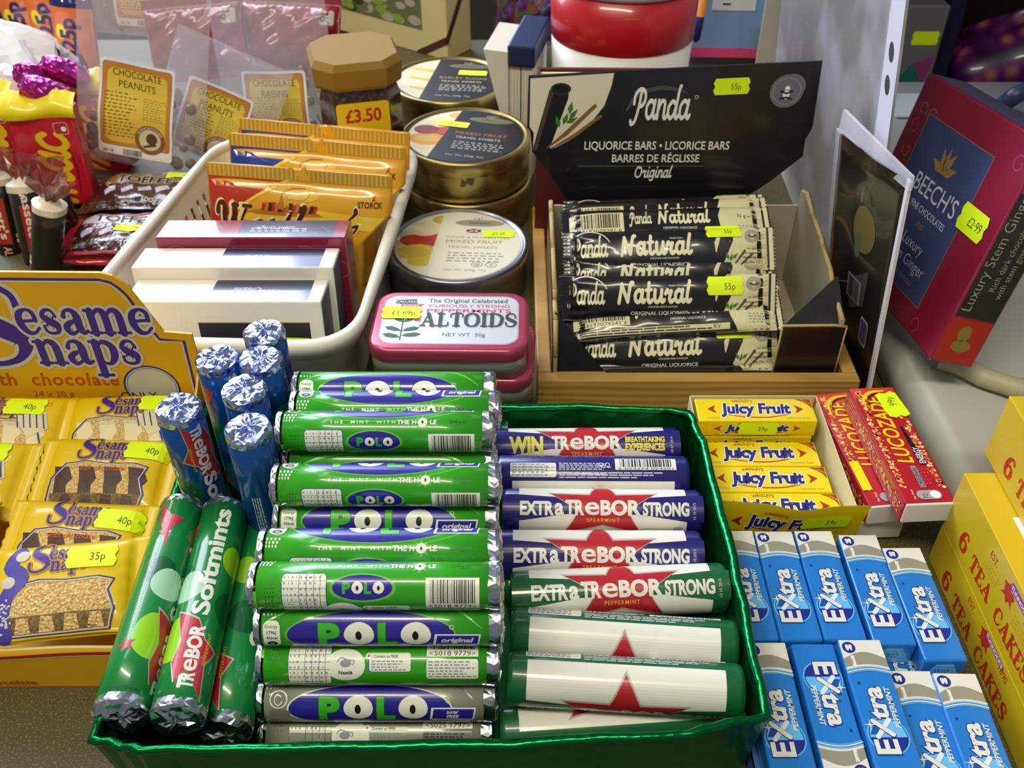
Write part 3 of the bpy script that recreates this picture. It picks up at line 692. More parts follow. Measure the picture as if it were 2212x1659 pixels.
def stand(top, bot, turn, label=None, first=False, up=False):
    top, bot = V(top), V(bot); d = (top - bot).normalized(); mid = top - d * LB / 2
    # top of the roll is the -x end, so that its lettering reads downwards
    e0, e1 = mid + d * LB / 2, mid - d * LB / 2
    if up: e0, e1 = e1, e0
    X = axis_frame(e0, e1, V((0, 0, CAM_H)) - mid) @ M.Rotation(turn, 4, 'X') @ M.Diagonal((1, RSB / RS, RSB / RS, 1))
    if first: sb.matrix_local = X; sb['group'] = SBp
    else: dup(sb, X, label, SBp)
stand((-.157, .3430, .109), (-.157, .3460, .001), -.45, first=True)
stand((-.1480, .3810, .109), (-.1480, .3830, .001), .45, 'blue foil-topped mint roll standing nearest the yellow cardboard panel', up=True)
stand((-.1258, .3805, .109), (-.1255, .3830, .001), -.35, 'blue foil-topped mint roll with pale letters turned to the mint heap, second from the rear', up=True)
stand((-.1290, .3565, .109), (-.1290, .3595, .001), 2.0, 'blue foil-topped mint roll with deeply creased silver top in the middle of its cluster')
stand((-.1215, .3290, .109), (-.1220, .3320, .001), 3.9, 'blue foil-topped mint roll standing nearest the camera, touching the green mint heap')
stand((-.1285, .4030, .109), (-.1285, .4045, .001), 3.4, 'rearmost blue foil-topped mint roll, in front of the navy chocolate box')
# ------------------------------------------------------------------ blue chewing gum packs
EB = mat('#1c74c6', .3, coat=.5); EBL = mat('#5fb4ea', .3, coat=.4); EDK = mat('#1d2a8a', .35); EWH = mat('#dad8cc', .35, coat=.3); ESV = mat('#a39f8a', .3, .3); EDB = mat('#0f4f9c', .3, coat=.5); SLV = mat('#d5dce8', .35)
EL, EWD, ET = .0672, .0199, .0138
def extra_art(X):
    a = Art(); w = EWD / 2 - .0004; t = EL / 2
    def wave(y, k): return [(-w + 2 * w * i / 12, y + k * math.sin(PI * i / 12) - .0020 * (i / 12) * 0) for i in range(13)]
    a.poly([(w, t - .0005), (-w, t - .0005)] + wave(t - .0165, .0016), EWH, 1)
    a.poly([p for p in wave(t - .0105, .0036)][::-1] + wave(t - .0150, .0016), ESV, 2)
    for k, (q, m) in enumerate(((.0156, EWH), (.0166, EBL), (.0176, EWH), (.0184, EBL))):
        a.line([(x, y) for x, y in wave(t - q, .0018)], .0006 if k < 3 else .0004, m, 3)
    a.ell(-.0058, t - .0045, .0030, .0030, EDK, 3); a.poly([(-.0074, t - .0034), (-.0066, t - .0028), (-.0058, t - .0033), (-.0050, t - .0028), (-.0042, t - .0034), (-.0045, t - .0058), (-.0052, t - .0062), (-.0057, t - .0048), (-.0063, t - .0062), (-.0071, t - .0058)], EWH, 4)
    a.rect(-.0062, t - .0150, -.0046, t - .0088, EWH, 4); a.micro(-.006, t - .0145, -.0048, t - .0092, 1, EDK, 5, .5, 2)
    # circle and name, reading towards the white end
    c = -.0150
    a.ell(-.0005, c, .0088, .0088, EBL, 2); a.ell(-.0005, c, .0082, .0082, EDK, 3); a.poly(circ(-.0005, c, .0078, n=24, a0=-.1, a1=PI + .1), EBL, 4); a.poly([(-.008, c + .0005), (-.004, c + .0005), (-.002, c + .006), (-.0055, c + .0055)], EDB, 4.6)
    a.text('E', .0022, c - .0085, .0098, EWH, 6, al='l', b=.03, rot=PI / 2, wid=.0068, out=(EDK, .03)); a.line([(.0016, c + .0074), (-.0050, c - .0006)], .0020, SLV, 7); a.line([(.0016, c + .0002), (-.0056, c + .0070)], .0026, EDK, 8); a.line([(.0016, c + .0004), (-.0054, c + .0068)], .0021, EWH, 9)
    a.text('tra', .0022, c + .0076, .0082, EWH, 6, al='l', b=.035, rot=PI / 2, sh=.1, wid=.0160, out=(EDK, .03))
    a.text('PEPPERMINT', .0062, c + .0035, .0024, EWH, 6, al='l', b=.02, rot=PI / 2, wid=.0200, sh=.15)
    a.poly(starpoly(-.0070, c + .0050, .0030, .14, n=4), EWH, 10); a.poly(starpoly(-.0070, c + .0050, .0014, .4, n=4, a0=0), EWH, 9.4); a.ell(-.0062, c + .0255, .0006, .0006, EDK, 5)
    a.micro(-.0086, c + .0075, -.0080, c + .0165, 1, EDK, 5, .6, 3)
    return a
def make_extra(label):
    t = thing('chewing_gum_pack', label, 'chewing gum')
    mb = MB(); mb.box((-EWD / 2, -EL / 2, 0), (EWD / 2, EL / 2, ET), EB, .0012, 3)
    extra_art(None).apply(mb, flat(M.Translation((0, 0, ET)))); mb.build('wrapper', t)
    mb = MB()   # folded flaps of the end paper
    y = -EL / 2 - .0004
    mb.prism([(-EWD / 2 + .001, .0005), (EWD / 2 - .001, .0005), (EWD / 2 - .006, ET - .003), (-EWD / 2 + .006, ET - .003)], 0, .0006, EBL, M.Translation((0, y + .0007, 0)) @ M.Rotation(PI / 2, 4, 'X'))
    a = Art(); a.micro(-.004, .004, .004, .008, 2, EDK, 1, .4, 4); a.apply(mb, flat(M.Translation((0, y - .00005, 0)) @ M.Rotation(PI / 2, 4, 'X'))); mb.build('end_fold', t)
    mb = MB(); mb.prism([(-EWD / 2 + .001, .0005), (EWD / 2 - .001, .0005), (EWD / 2 - .006, ET - .003), (-EWD / 2 + .006, ET - .003)], 0, .0006, EWH, M.Translation((0, EL / 2 + .0003, 0)) @ M.Rotation(PI / 2, 4, 'X')); mb.build('end_fold', t)
    return t
EG = 'blue peppermint gum packs in two rows'
far = ['blue gum pack half covered by the green foil tray, in the row behind', 'blue gum pack second from the green tray, in the row behind', 'blue gum pack in the middle of the row behind', 'blue gum pack second from the yellow tea cake boxes, folded end showing', 'blue gum pack touching the yellow tea cake boxes, set lower in the row behind']
near = ['blue gum pack against the green foil tray, in the front row', 'blue gum pack turned round, its white end pointing to the camera', 'blue gum pack riding highest in the middle of the front row', 'blue gum pack sunk lower beside the middle one, in the front row', 'blue gum pack nearest the tea cake boxes in the front row']
ex = None
spots = [(.1148, .3037, 0, far[0]), (.1351, .3032, 0, far[1]), (.1557, .3035, 0, far[2]), (.1780, .3008, -.0, far[3]), (.1983, .2922, .01, far[4]),
         (.1170, .2352, 0, near[0]), (.1392, .2345, PI, near[1]), (.1604, .2352, .0, near[2]), (.1802, .2220, -.01, near[3]), (.1992, .2195, -.02, near[4])]
for x, y, rz, lab in spots:
    dz = .0022 if lab == near[2] else (-.0028 if lab == near[3] else (-.001 if lab == near[4] else 0))
    X = TR(x, y, .0142 + dz, rz=rz)
    if ex is None: ex = make_extra(lab); ex.matrix_local = X; ex['group'] = EG
    else: dup(ex, X, lab, EG)
# the layer beneath, of which one pack shows in the gap
dup(ex, TR(.1830, .2640, 0), 'blue gum pack of the lower layer, glimpsed in the gap between the two rows', EG)
for k, (x, y) in enumerate(((.1250, .3040), (.1480, .3040), (.1250, .2330), (.1480, .2330))):
    pass
mb = MB(); CB = mat('#3c68a8', .6)
for a_, b_ in (((.1046, .201, 0), (.1740, .339, .0009)), ((.1046, .201, 0), (.1052, .339, .0125)), ((.1046, .3384, 0), (.1740, .339, .0125)), ((.1046, .201, 0), (.1740, .2016, .0125)), ((.1046, .268, .0), (.1740, .2686, .0125)), ((.1734, .201, 0), (.1740, .339, .0125)), ((.139, .201, 0), (.1396, .339, .0125))):
    mb.box(a_, b_, CB)
mb.box((.1046, .201, .0118), (.1740, .339, .0125), CB)
single(mb, 'gum_carton', 'blue carton under the blue gum packs next to the foil tray', 'carton')

# ------------------------------------------------------------------ yellow gum packs in their open carton
JY = mat('#eed202', .35, coat=.4); JB = mat('#232a7c', .35); JR = mat('#a3321c', .4); JW = mat('#f4f2ea', .4); JOL = mat('#a99b1c', .5)
JL, JW_, JT = .0690, .0198, .0120
def juicy_face(w, h, corner=True, cut=None):
    a = Art(); k = h / .0198
    a.pen(SCRIPT, '', 0, 0, .01, JB) if False else None
    a.text('Juicy Fruit', 0, -.0032 * k, .0088 * k, JB, 3, b=.045, sh=.12, wid=w * .60, out=(JW, .045))
    a.text("WRIGLEY'S", -w * .10, .0068 * k, .0022 * k, JR, 3, b=.01, arc=w * .35, wid=w * .17)
    a.line([(-w * .26, -.0040 * k, .0004), (-w * .1, -.0064 * k, .0008), (w * .1, -.0066 * k, .0008), (w * .28, -.0038 * k, .0004)], .0006, JR, 2, smooth=True)
    for s in (-1, 1): a.poly([(s * w * .335, .0042 * k), (s * w * .41, .0005 * k), (s * w * .335, -.0032 * k), (s * w * .355, .0005 * k)][::-s], JR, 3)
    a.text('7 STICKS', -w * .38, -.0078 * k, .0014 * k, JOL, 3); a.text('CHEWING GUM', w * .34, -.0082 * k, .0014 * k, JOL, 3)
    if corner: a.poly([(w * .49, .0092 * k), (w * .36, .0092 * k), (w * .42, .0072 * k), (w * .465, .0042 * k), (w * .49, .0005 * k)], JR, 2); a.text('7 STICKS', w * .445, .0062 * k, .0013 * k, JY, 3, rot=-.62)
    return a
def make_juicy(label):
    t = thing('yellow_gum_pack', label, 'chewing gum')
    mb = MB(); mb.box((-JL / 2, -JW_ / 2, 0), (JL / 2, JW_ / 2, JT), JY, .0006, 2)
    juicy_face(JL, JW_).apply(mb, flat(M.Translation((0, 0, JT))))
    juicy_face(JL * .9, JT * .95, False).apply(mb, flat(M.Translation((0, -JW_ / 2, JT / 2)) @ M.Rotation(PI / 2, 4, 'X')))
    a = Art(); a.micro(-JL * .46, -JT * .5, JL * .46, -JT * .44, 1, INK, 1, .6, 5); a.apply(mb, flat(M.Translation((0, -JW_ / 2, JT / 2)) @ M.Rotation(PI / 2, 4, 'X')))
    mb.build('wrapper', t); return t
JG = 'yellow gum packs in the open carton'
rows = [(.1420, .4040, .0065, 0), (.1432, .3836, .0065, -.006), (.1450, .3630, .0065, -.012)]
jl = ['yellow gum pack lying directly in front of the stickered rear pack', 'yellow gum pack in the middle of its carton, all lettering visible', 'yellow gum pack half covered by the front lip of its carton']
jp = None
for (x, y, z, rz), lab in zip(rows, jl):
    if jp is None: jp = make_juicy(lab); jp.matrix_local = TR(x, y, z, rz=rz); jp['group'] = JG
    else: dup(jp, TR(x, y, z, rz=rz), lab, JG)
j5 = dup(jp, TR(.1420, .4282, .0065), 'yellow gum pack hidden beneath the stickered rear pack', JG)
j6 = dup(jp, TR(.1432, .4285, .0187), 'rear yellow gum pack lying higher, yellow price sticker on its front edge', JG)
sticker(j6, flat(M.Translation((0, -JW_ / 2, JT / 2)) @ M.Rotation(PI / 2, 4, 'X')), '39p', .0005, .0006, .0235, .0095)
t = thing('gum_carton', 'open yellow carton holding yellow gum packs, price sticker on its sagging front lip', 'carton')
mb = MB(); CRM = mat('#d9d2a6', .6)
mb.box((.1065, .3515, 0), (.1830, .4410, .0008), CRM); mb.build('bottom', t)
for nm, a_, b_ in (('side_panel', (.1060, .3510, .0003), (.1066, .4410, .031)), ('side_panel', (.1815, .3510, .0003), (.1821, .4410, .031)), ('back_panel', (.1060, .4404, .0003), (.1821, .4410, .031))):
    mb = MB(); mb.box(a_, b_, CRM); mb.build(nm, t)
def lip(i, j):
    x = .1062 + .0775 * i; h = .0372 - .0042 * math.exp(-((i - .56) / .16) ** 2) * 1.0; y = .3508 - .004 * j * (.4 + i) - .0014 * math.sin(PI * i) * j
    return V((x + .0028 * i * j, y, .0004 + h * j))
mb = MB(); mb.grid(24, 4, lip, JY); mb.grid(24, 4, lambda i, j: lip(1 - i, j) + V((0, .0006, 0)), CRM)
def lipmap(x, y, h):
    i = (x + .0388) / .0775; j = (y + .0186) / .0372; p = lip(min(1, max(0, i)), j); return p + V((0, -h - 2e-4, 0))
juicy_face(.070, .0215, False).apply(mb, lipmap, .004, sx=.006, dx=.000, dy=.0035)
lp = mb.build('front_lip', t)
sticker(lp, lipmap, '39p', .0195, .0055, .0250, .0100, 0, .004, .006, lift=5e-4)

# ------------------------------------------------------------------ red energy tablet packs
LR = mat('#b01a26', .32, coat=.5); LO = mat('#d8381a', .35, coat=.4); LYL = mat('#f0cc14', .35); LBUB = [mat('#e9b76a', .4), mat('#e0863c', .4), mat('#efd49a', .4), mat('#c9502c', .4)]; LW = mat('#dcdcdc', .45)
LL, LWD, LTH = .092, .0262, .0140
def make_luco(label):
    t = thing('tablet_pack', label, 'sweets box')
    mb = MB(); mb.box((-LWD / 2, -LL / 2 + .0012, 0), (LWD / 2, LL / 2, LTH), LR, .0007, 2)
    a = Art(); rg = random.Random(8)
    a.rect(-LWD / 2 + .0005, LL / 2 - .009, LWD / 2 - .0005, LL / 2 - .0005, LO, 1)
    for k in range(330):
        y = rg.uniform(-LL * .38, LL * .46); s = rg.choice((-1, 1)); x = s * (LWD * .43 - abs(rg.gauss(0, .0017)) - .0012 * (y > .02) + (0 if s < 0 else 0)); r = rg.uniform(.0004, .0011)
        if abs(x) < LWD / 2 - .001: a.ell(x, y, r, r, rg.choice(LBUB), 2 + k % 3, 9)
    a.line([(-.0085, .026, .0003), (-.0075, .036, .0018), (-.002, .0415, .0022), (.006, .0425, .001)], .002, LYL, 5, smooth=True)
    a.line([(-.0058, .028, .0003), (-.0052, .0355, .0008), (-.001, .0395, .001), (.005, .0408, .0005)], .001, BLACK, 6, smooth=True)
    a.text('LUCOZADE', .0022, -.0165, .0086, LYL, 6, al='l', b=.02, rot=PI / 2, sh=.18, wid=.054)
    a.poly([(.0048, -.018), (.0092, -.018), (.0060, .012), (.0048, .012)], BLACK, 6); a.text('ENERGY', .0085, -.0172, .0034, LW, 7, al='l', b=.02, rot=PI / 2, sh=.1, wid=.0125)
    a.rect(-.0012, -.0345, .0020, -.0188, mat('#8d8d92', .4), 6); a.text('ORIGINAL', .0016, -.0337, .0027, INK, 7, al='l', rot=PI / 2, wid=.0142); a.micro(.003, -.033, .007, -.020, 5, mat('#d9787c', .5), 6, .4, 4)
    a.rrect(-.0052, -.0428, .0078, -.0365, .003, mat('#9fa0a4', .4), 6); a.ell(.0045, -.0397, .0026, .0026, JW, 7); a.text('172', .0002, -.0412, .0024, INK, 7, rot=PI / 2); a.text('Per Pack', -.0062, -.0425, .0014, LW, 7, al='l', rot=PI / 2)
    a.apply(mb, flat(M.Translation((0, 0, LTH))))
    b = Art(); b.micro(-LL * .45, .002, LL * .3, LTH - .002, 5, mat('#d98a72', .5), 1, .35, 9)
    for k in range(160): b.ell(rg.uniform(-LL * .3, LL * .46), LTH * .5 + rg.gauss(0, .0018), .0008, .0008, rg.choice(LBUB), 2 + k % 3, 8)
    b.apply(mb, flat(M.Translation((-LWD / 2, 0, 0)) @ M.Rotation(-PI / 2, 4, 'Z') @ M.Rotation(PI / 2, 4, 'X')))
    mb.build('carton', t)
    mb = MB(); mb.box((-LWD / 2 + .0006, -LL / 2, .0006), (LWD / 2 - .0006, -LL / 2 + .0016, LTH - .0004), LW, .0004, 1); mb.build('end_flap', t)
    return t
lu = make_luco('red tablet pack lying topmost, yellow sticker across its lettering'); LG = 'red energy tablet packs beside the yellow gum carton'
lu['group'] = LG; lu.matrix_local = TR(.2110, .3858, .0310, rz=.055)
l2 = dup(lu, TR(.1985, .3985, .0163, ry=-.03, rz=.09), 'red tablet pack tucked beneath the stickered one, yellow flash on it', LG)
l3 = dup(lu, TR(.1985, .4010, .0010, rz=.04), 'red tablet pack at the very bottom, only its white end and red corner showing', LG)
sticker(lu, flat(M.Translation((0, 0, LTH))), '99p', .0070, .0300, .0215, .0125, PI / 2 + .12)
mb = MB(); a = Art(); a.rect(-.0125, -.034, -.0072, -.012, mat('#e8e00c', .45), 9); a.apply(mb, flat(M.Translation((0, 0, LTH)))); mb.build('yellow_flash', l2)

# ------------------------------------------------------------------ yellow tea cake boxes
TY1 = mat('#ccae14', .38, coat=.3); TRE = mat('#bb2a14', .45); TPU = mat('#8a3a9a', .45)
def tea_art(y0, L, H):
    a = Art(); yc = -H * .20
    a.pen(SERIF, '6', -L / 2 + .0225, yc - .0050, .0115, TRE, 2, fat=.02); a.pen(SERIF, 'TEA', -L / 2 + .045, yc - .0045, .0085, TRE, 2, wid=.024, fat=.02); a.pen(SERIF, 'CAKES', -L / 2 + .082, yc - .0045, .0085, TRE, 2, wid=.037, fat=.02)
    a.text('EST.', -L / 2 + .048, H * .22, .0040, TRE, 2, sh=0, xs=.85); a.text('1890', -L / 2 + .087, H * .22, .0044, TRE, 2, xs=.8)
    a.poly([(x * .00042 - L / 2 + .066, H * .20 + y * .00042) for x, y in [(-14, -10), (-8, -4), (-10, 4), (-14, 8), (-6, 10), (-2, 14), (4, 12), (2, 6), (8, 8), (14, 4), (10, -2), (14, -10), (6, -6), (2, -12), (-4, -6)]], TRE, 2)
    a.rrect(-L / 2 + .0655, H * .30, -L / 2 + .0855, H * .41, .001, TPU, 3); a.text("TUNNOCK'S", -L / 2 + .0755, H * .325, .0020, JW, 4, b=.02, wid=.0185)
    a.micro(-L / 2 + .045, -H * .02, -L / 2 + .060, H * .16, 3, mat('#c98a2a', .5), 2, .3, 4); a.micro(-L / 2 + .076, -H * .02, -L / 2 + .091, H * .16, 3, mat('#c98a2a', .5), 2, .3, 5)
    return a
def tea_box(label, x, y1, z, L, H, Wd=.115):
    t = thing('tea_cake_box', label, 'cake box', TR(x, y1, z)); t['group'] = 'stacked yellow tea cake boxes'
    mb = MB(); mb.box((0, -L, 0), (Wd, 0, H), TY1, .0006, 2)
    tea_art(0, L, H).apply(mb, flat(M.Translation((0, -L / 2, H / 2)) @ M.Rotation(-PI / 2, 4, 'Z') @ M.Rotation(PI / 2, 4, 'X')))
    mb.build('carton', t)
    mb = MB(); a = Art(); a.rect(.0, -L + .004, Wd - .01, -.030, JW, 0); a.poly([(.004, -.042), (.012, -.036), (.010, -.048)], TRE, 1); a.apply(mb, flat(M.Translation((.0125, 0, H + .0001)))); mb.build('top_label', t)
    return t
tea_box('lowest yellow tea cake box, red lettering right above the blue gum packs', .2252, .3430, 0, .165, .0268)
tea_box('middle yellow tea cake box with purple name band and year on its side', .2250, .3426, .0272, .165, .0378)
tea_box('topmost yellow tea cake box, set back on the stack', .2400, .3560, .0655, .165, .0385)

# ------------------------------------------------------------------ sesame bar display box and bars
SY = mat('#dfa90c', .5); SYP = mat('#e2c008', .33, coat=.4); SPU = mat('#38228a', .45); SGR = mat('#c9c6b4', .5); SOR = mat('#c0560c', .5); SCR = mat('#d6cfa4', .55)
def sesame_logo(a, x, y, k, l=3, outm=SGR, two='with chocolate', tm=None):
    a.pen(SERIF, 'S', x - k * .205, y - k * .120, k * .33, SPU, l, xs=.95, out=(outm, .035), sh=.15)
    a.pen(SERIF, 'esame', x + k * .115, y + k * .015, k * .150, SPU, l + 1, wid=k * .47, out=(outm, .06), fat=.01); a.pen(SERIF, 'naps', x + k * .09, y - k * .120, k * .150, SPU, l + 1, wid=k * .37, out=(outm, .06), fat=.01)
    if two: a.text(two, x + k * .02, y - k * .285, k * .062, tm or SOR, l, b=.02, sh=.1, wid=k * .56, sp=1.1)
t = thing('display_box', 'yellow card counter display box of sesame bars with tall stepped back panel', 'display box')
X0 = -.176
out = [(-.40, 0), (X0 + .001, 0), (X0 + .0005, .088), (-.1905, .0895), (-.2020, .1180), (-.2050, .1225), (-.2090, .1262), (-.2150, .1280), (-.40, .1300)]
mb = MB(); mb.prism(out, 0, .0016, SY, M.Translation((0, .4270, .0006)) @ M.Rotation(PI / 2, 4, 'X'))
fr = M.Translation((0, .4254, .0006)) @ M.Rotation(PI / 2, 4, 'X')
a = Art()
path = [(X0 - .0065, .0), (X0 - .0048, .0835), (-.1936, .0845), (-.1962, .0900), (-.2045, .1140), (-.2075, .1185), (-.2110, .1220), (-.2165, .1238), (-.40, .1258)]
a.line(path, .0016, SPU, 1); a.line([(x - .0012 if x > -.21 else x, y - .0016) for x, y in path], .0010, SGR, 2)
sesame_logo(a, -.2500, .0862, .156, two=None); a.text('with  chocolate', -.2640, .0518, .0092, SOR, 3, b=.02, sh=.1, wid=.080, sp=1.1)
a.line(circ(-.2030, .1000, .0022, n=20), .0003, SOR, 3, closed=True); a.text('R', -.2030, .0988, .0023, SOR, 3)
a.ell(-.2060, .0500, .0160, .0160, SPU, 2); a.ell(-.2060, .0500, .0149, .0149, SGR, 3); a.line(circ(-.2060, .0500, .0140), .0003, SPU, 4, closed=True); a.text('24 x 30 g', -.2640, .0430, .0045, SOR, 3); a.text('ONLY', -.2150, .0415, .0052, INK, 5, xs=1.1)
a.apply(mb, flat(fr)); mb.build('back_panel', t)
mb = MB(); mb.box((-.40, .2640, 0), (-.1742, .4242, .0012), SY); mb.build('bottom', t)
mb = MB(); mb.prism([(0, 0), (.162, 0), (.162, .075), (.12, .05), (.05, .036), (0, .033)], 0, .0012, SY, M.Translation((-.1742, .2645, .0004)) @ M.Rotation(PI / 2, 4, 'Z') @ M.Rotation(PI / 2, 4, 'X')); mb.build('side_panel', t)
def slip(i, j):
    x = -.40 + (.2205) * i; h = .0325 + .0022 * math.sin(i * 9) * .35 + .001 * math.sin(i * 23) * .4
    return V((x, .2628 - .0025 * j * math.sin(PI * i) - .0006, .0004 + h * j))
mb = MB(); mb.grid(40, 4, slip, SY); mb.grid(40, 4, lambda i, j: slip(1 - i, j) + V((0, .0014, 0)), SCR); mb.grid(40, 1, lambda i, j: slip(i, 1) + V((0, .0014 * j, 0)), SCR)
def slmap(x, y, h): return slip((x + .40) / .2205, y / .0325) + V((0, -h - 1e-4, 0))
a = Art(); a.line([(-.40, .0258), (-.28, .0258), (-.22, .0272), (-.1795, .0288)], .0022, TRE, 1); a.line([(-.40, .0240), (-.28, .0240), (-.22, .0255), (-.1795, .0272)], .0008, SGR, 2); a.rect(-.40, .0010, -.1795, .0016, SPU, 1)
sesame_logo(a, -.2720, .0145, .060, 3); a.text('with chocolate', -.2450, .0040, .0036, SOR, 3, b=.02, wid=.040)
a.apply(mb, slmap, .005, sx=.006); mb.build('front_lip', t)
SES = mat('#c9994a', .55, speck=('#e8cf8e', 900, .4, .62), bump=('v', 700, .8, .0012)); CHO = mat('#4a3224', .5, bump=('n', 300, .4, .001)); YOG = mat('#e2d6a0', .5, bump=('n', 300, .3, .001)); DKS = mat('#5a4420', .6, speck=('#8a6c34', 800, .4, .6))
BL_, BW_, BT_ = .0770, .0460, .0150
zs = pack_z(BL_, BW_, BT_, .0075, .0005, 3)
def sesame_pack(kind, label, seed):
    t = thing('sesame_bar', label, 'snack bar'); t['group'] = 'sesame bars in the yellow display box'
    mb = MB(); flow_pack(mb, BL_, BW_, BT_, SYP, zs, .0075)
    fm = lambda x, y, h: V((x, y, zs(x, y) + h + 1e-4))
    a = Art(); rg = random.Random(seed); w = BL_ * .31; yt = .0030 if kind != 'p' else .001
    win = [(-w, -.0205), (w * .92, -.0205), (w, -.012), (w * .88, -.004), (w * .98, yt), (w * .7, yt + .0016), (w * .1, yt + .0012), (-w * .4, yt + .0024), (-w * .8, yt + .001), (-w * 1.05, -.0045), (-w * 1.05, -.016)]
    a.poly(win, SES, 1)
    if kind in 'cy':
        m2 = CHO if kind == 'c' else YOG
        for q in (-.8, -.25, .32, .86):
            xx = q * w; a.poly([(xx - .0035, -.0125), (xx + .0035, -.013), (xx + .0028, -.008), (xx + .005, -.0045), (xx + .0015, yt - .0005), (xx - .0065, yt - .0002), (xx - .0045, -.0045)], m2, 2)
    a.poly([(-w * .99, -.0200), (w * .9, -.0200), (w * .97, -.0125), (-w * 1.03, -.0125)], DKS, 3)
    for x0_ in (-.8, -.35, .1, .55): a.poly([(w * x0_, -.0198), (w * x0_ + .007, -.0198), (w * x0_ + .006, -.0135), (w * x0_ + .001, -.0130)], CHO if kind == 'c' else (YOG if kind == 'y' else SES), 4)
    a.line([(p[0] * 1.03, p[1] + (.0004 if p[1] > -.01 else -.0002)) for p in win], .0011, SPU, 5, closed=True); a.line(win, .0006, SGR, 6, closed=True)
    if kind == 'y':
        pts = [(w * .2, yt + .006), (w * .95, yt + .007), (w * 1.1, -.001), (w * .7, -.0075)]
        a.poly(pts, SCR, 7)
        for q in range(5): a.line([(w * (.30 + .15 * q), yt + .0050), (w * (.42 + .15 * q), -.001)], .0007, SPU, 8)
    sesame_logo(a, -.001, .0130, .044, 7, outm=mat('#b98a1a', .5), two={'c': 'with chocolate', 'y': 'with yoghurt', 'p': None}[kind], tm=SGR if kind == 'y' else None)
    a.line(circ(.0225, .0155, .0013, n=14), .0002, SOR, 7, closed=True)
    if kind == 'p':
        a.line([(-.020, .0185, .007), (-.0235, .012, .0065), (-.018, .006, .0075), (-.0235, -.002, .007), (-.026, -.012, .009), (-.024, -.0195, .008)], .006, mat('#4a42a2', .45), 9, smooth=True)
        for k in range(60): a.ell(-.025 + rg.gauss(0, .0022), rg.uniform(-.0195, -.004), .0005, .0005, SGR, 10, 7)
        for q in ((-.0185, .0165), (-.0235, .004)): a.ell(q[0], q[1], .0032, .0028, SGR, 10)
    a.apply(mb, fm, .0022, sx=.0025, h=4e-5); mb.build('wrapper', t)
    return t, fm
ps = [('y', -.2830, .3990, .0390, .30, 0, 'sesame bar with yoghurt, striped flash, back row by the panel', '40p', .010, .0135),
      ('y', -.2160, .3990, .0400, .30, .04, 'sesame bar with yoghurt, back row, partly behind the standing blue mint rolls', '40p', .019, .0150),
      ('y', -.2930, .3640, .0370, .30, -.03, 'sesame bar with striped flash in the second row from the panel', '40p', .012, .0150),
      ('c', -.2165, .3650, .0380, .30, -.03, 'sesame bar with chocolate in the second row, beside the lone standing blue roll', '40p', .021, .0140),
      ('y', -.3010, .3220, .0340, .30, .02, 'sesame bar cut by the picture edge in the third row from the panel', '35p', .018, .0130),
      ('c', -.2185, .3220, .0340, .32, -.06, 'sesame bar with chocolate in the third row, touching the green soft mint roll', '40p', .021, .0120),
      ('p', -.2090, .2865, .0430, .38, .13, 'plain sesame bar lying askew on the front lip, stickered 35p', '35p', .013, .0135),
      ('y', -.3140, .2950, .0290, .35, .0, 'sesame bar at the outer front corner of the display box', None, 0, 0)]
for k, (kd, x, y, z, rx, rz, lab, st, sx_, sy_) in enumerate(ps):
    t, fm = sesame_pack(kd, lab, k); t.matrix_local = TR(x, y, z, rx=rx, rz=rz)
    if st: sticker(t, fm, st, sx_, sy_, .0235, .0115, -.03, .0022, .0025, lift=7e-4)
# ------------------------------------------------------------------ wooden tray with the black display box of liquorice bars
PINE = mat('#b98f45', .5, bump=('n', 60, .15, .0008))
nt = PINE.node_tree; w_ = nt.nodes.new('ShaderNodeTexWave'); w_.bands_direction = 'Z'; w_.inputs['Scale'].default_value = 60; w_.inputs['Distortion'].default_value = 9; w_.inputs['Detail'].default_value = 3; w_.inputs['Detail Scale'].default_value = .6
tc_ = nt.nodes.new('ShaderNodeTexCoord'); mp_ = nt.nodes.new('ShaderNodeMapping'); mp_.inputs['Scale'].default_value = (.12, .5, 1); r_ = nt.nodes.new('ShaderNodeValToRGB')
r_.color_ramp.elements[0].color = lin('#c79d52'); r_.color_ramp.elements[1].color = lin('#a57c38')
nt.links.new(tc_.outputs['Object'], mp_.inputs['Vector']); nt.links.new(mp_.outputs['Vector'], w_.inputs['Vector']); nt.links.new(w_.outputs['Fac'], r_.inputs['Fac']); nt.links.new(r_.outputs['Color'], nt.nodes['Principled BSDF'].inputs['Base Color'])
t = thing('wooden_tray', 'shallow pine tray carrying the black display box of liquorice bars', 'tray')
for nm, a_, b_ in (('front_rail', (.0158, .4630, 0), (.2165, .4720, .0238)), ('side_rail', (.0158, .4722, 0), (.0248, .6700, .0238)), ('side_rail', (.2075, .4722, 0), (.2165, .6700, .0238)), ('back_rail', (.0158, .6702, 0), (.2165, .6790, .0238)), ('base_board', (.0250, .4722, .0), (.2073, .6700, .0060))):
    mb = MB(); mb.box(a_, b_, PINE, .001, 2); mb.build(nm, t)
CBK = mat('#17171a', .36, coat=.3); KRA = mat('#a39c86', .7, bump=('n', 80, .15, .0008)); KRE = mat('#b39a5c', .75, bump=('n', 900, .6, .001)); LGR = mat('#efefe8', .45); CRW = mat('#e6dfc4', .5)
BX0, BX1, BY0, BY1 = .0262, .2020, .4765, .6000
t = thing('display_box', 'black card display box of liquorice bars with tall printed header', 'display box')
mb = MB(); mb.box((BX0, BY0, .0062), (BX1, BY1, .0076), KRA); mb.build('bottom', t)
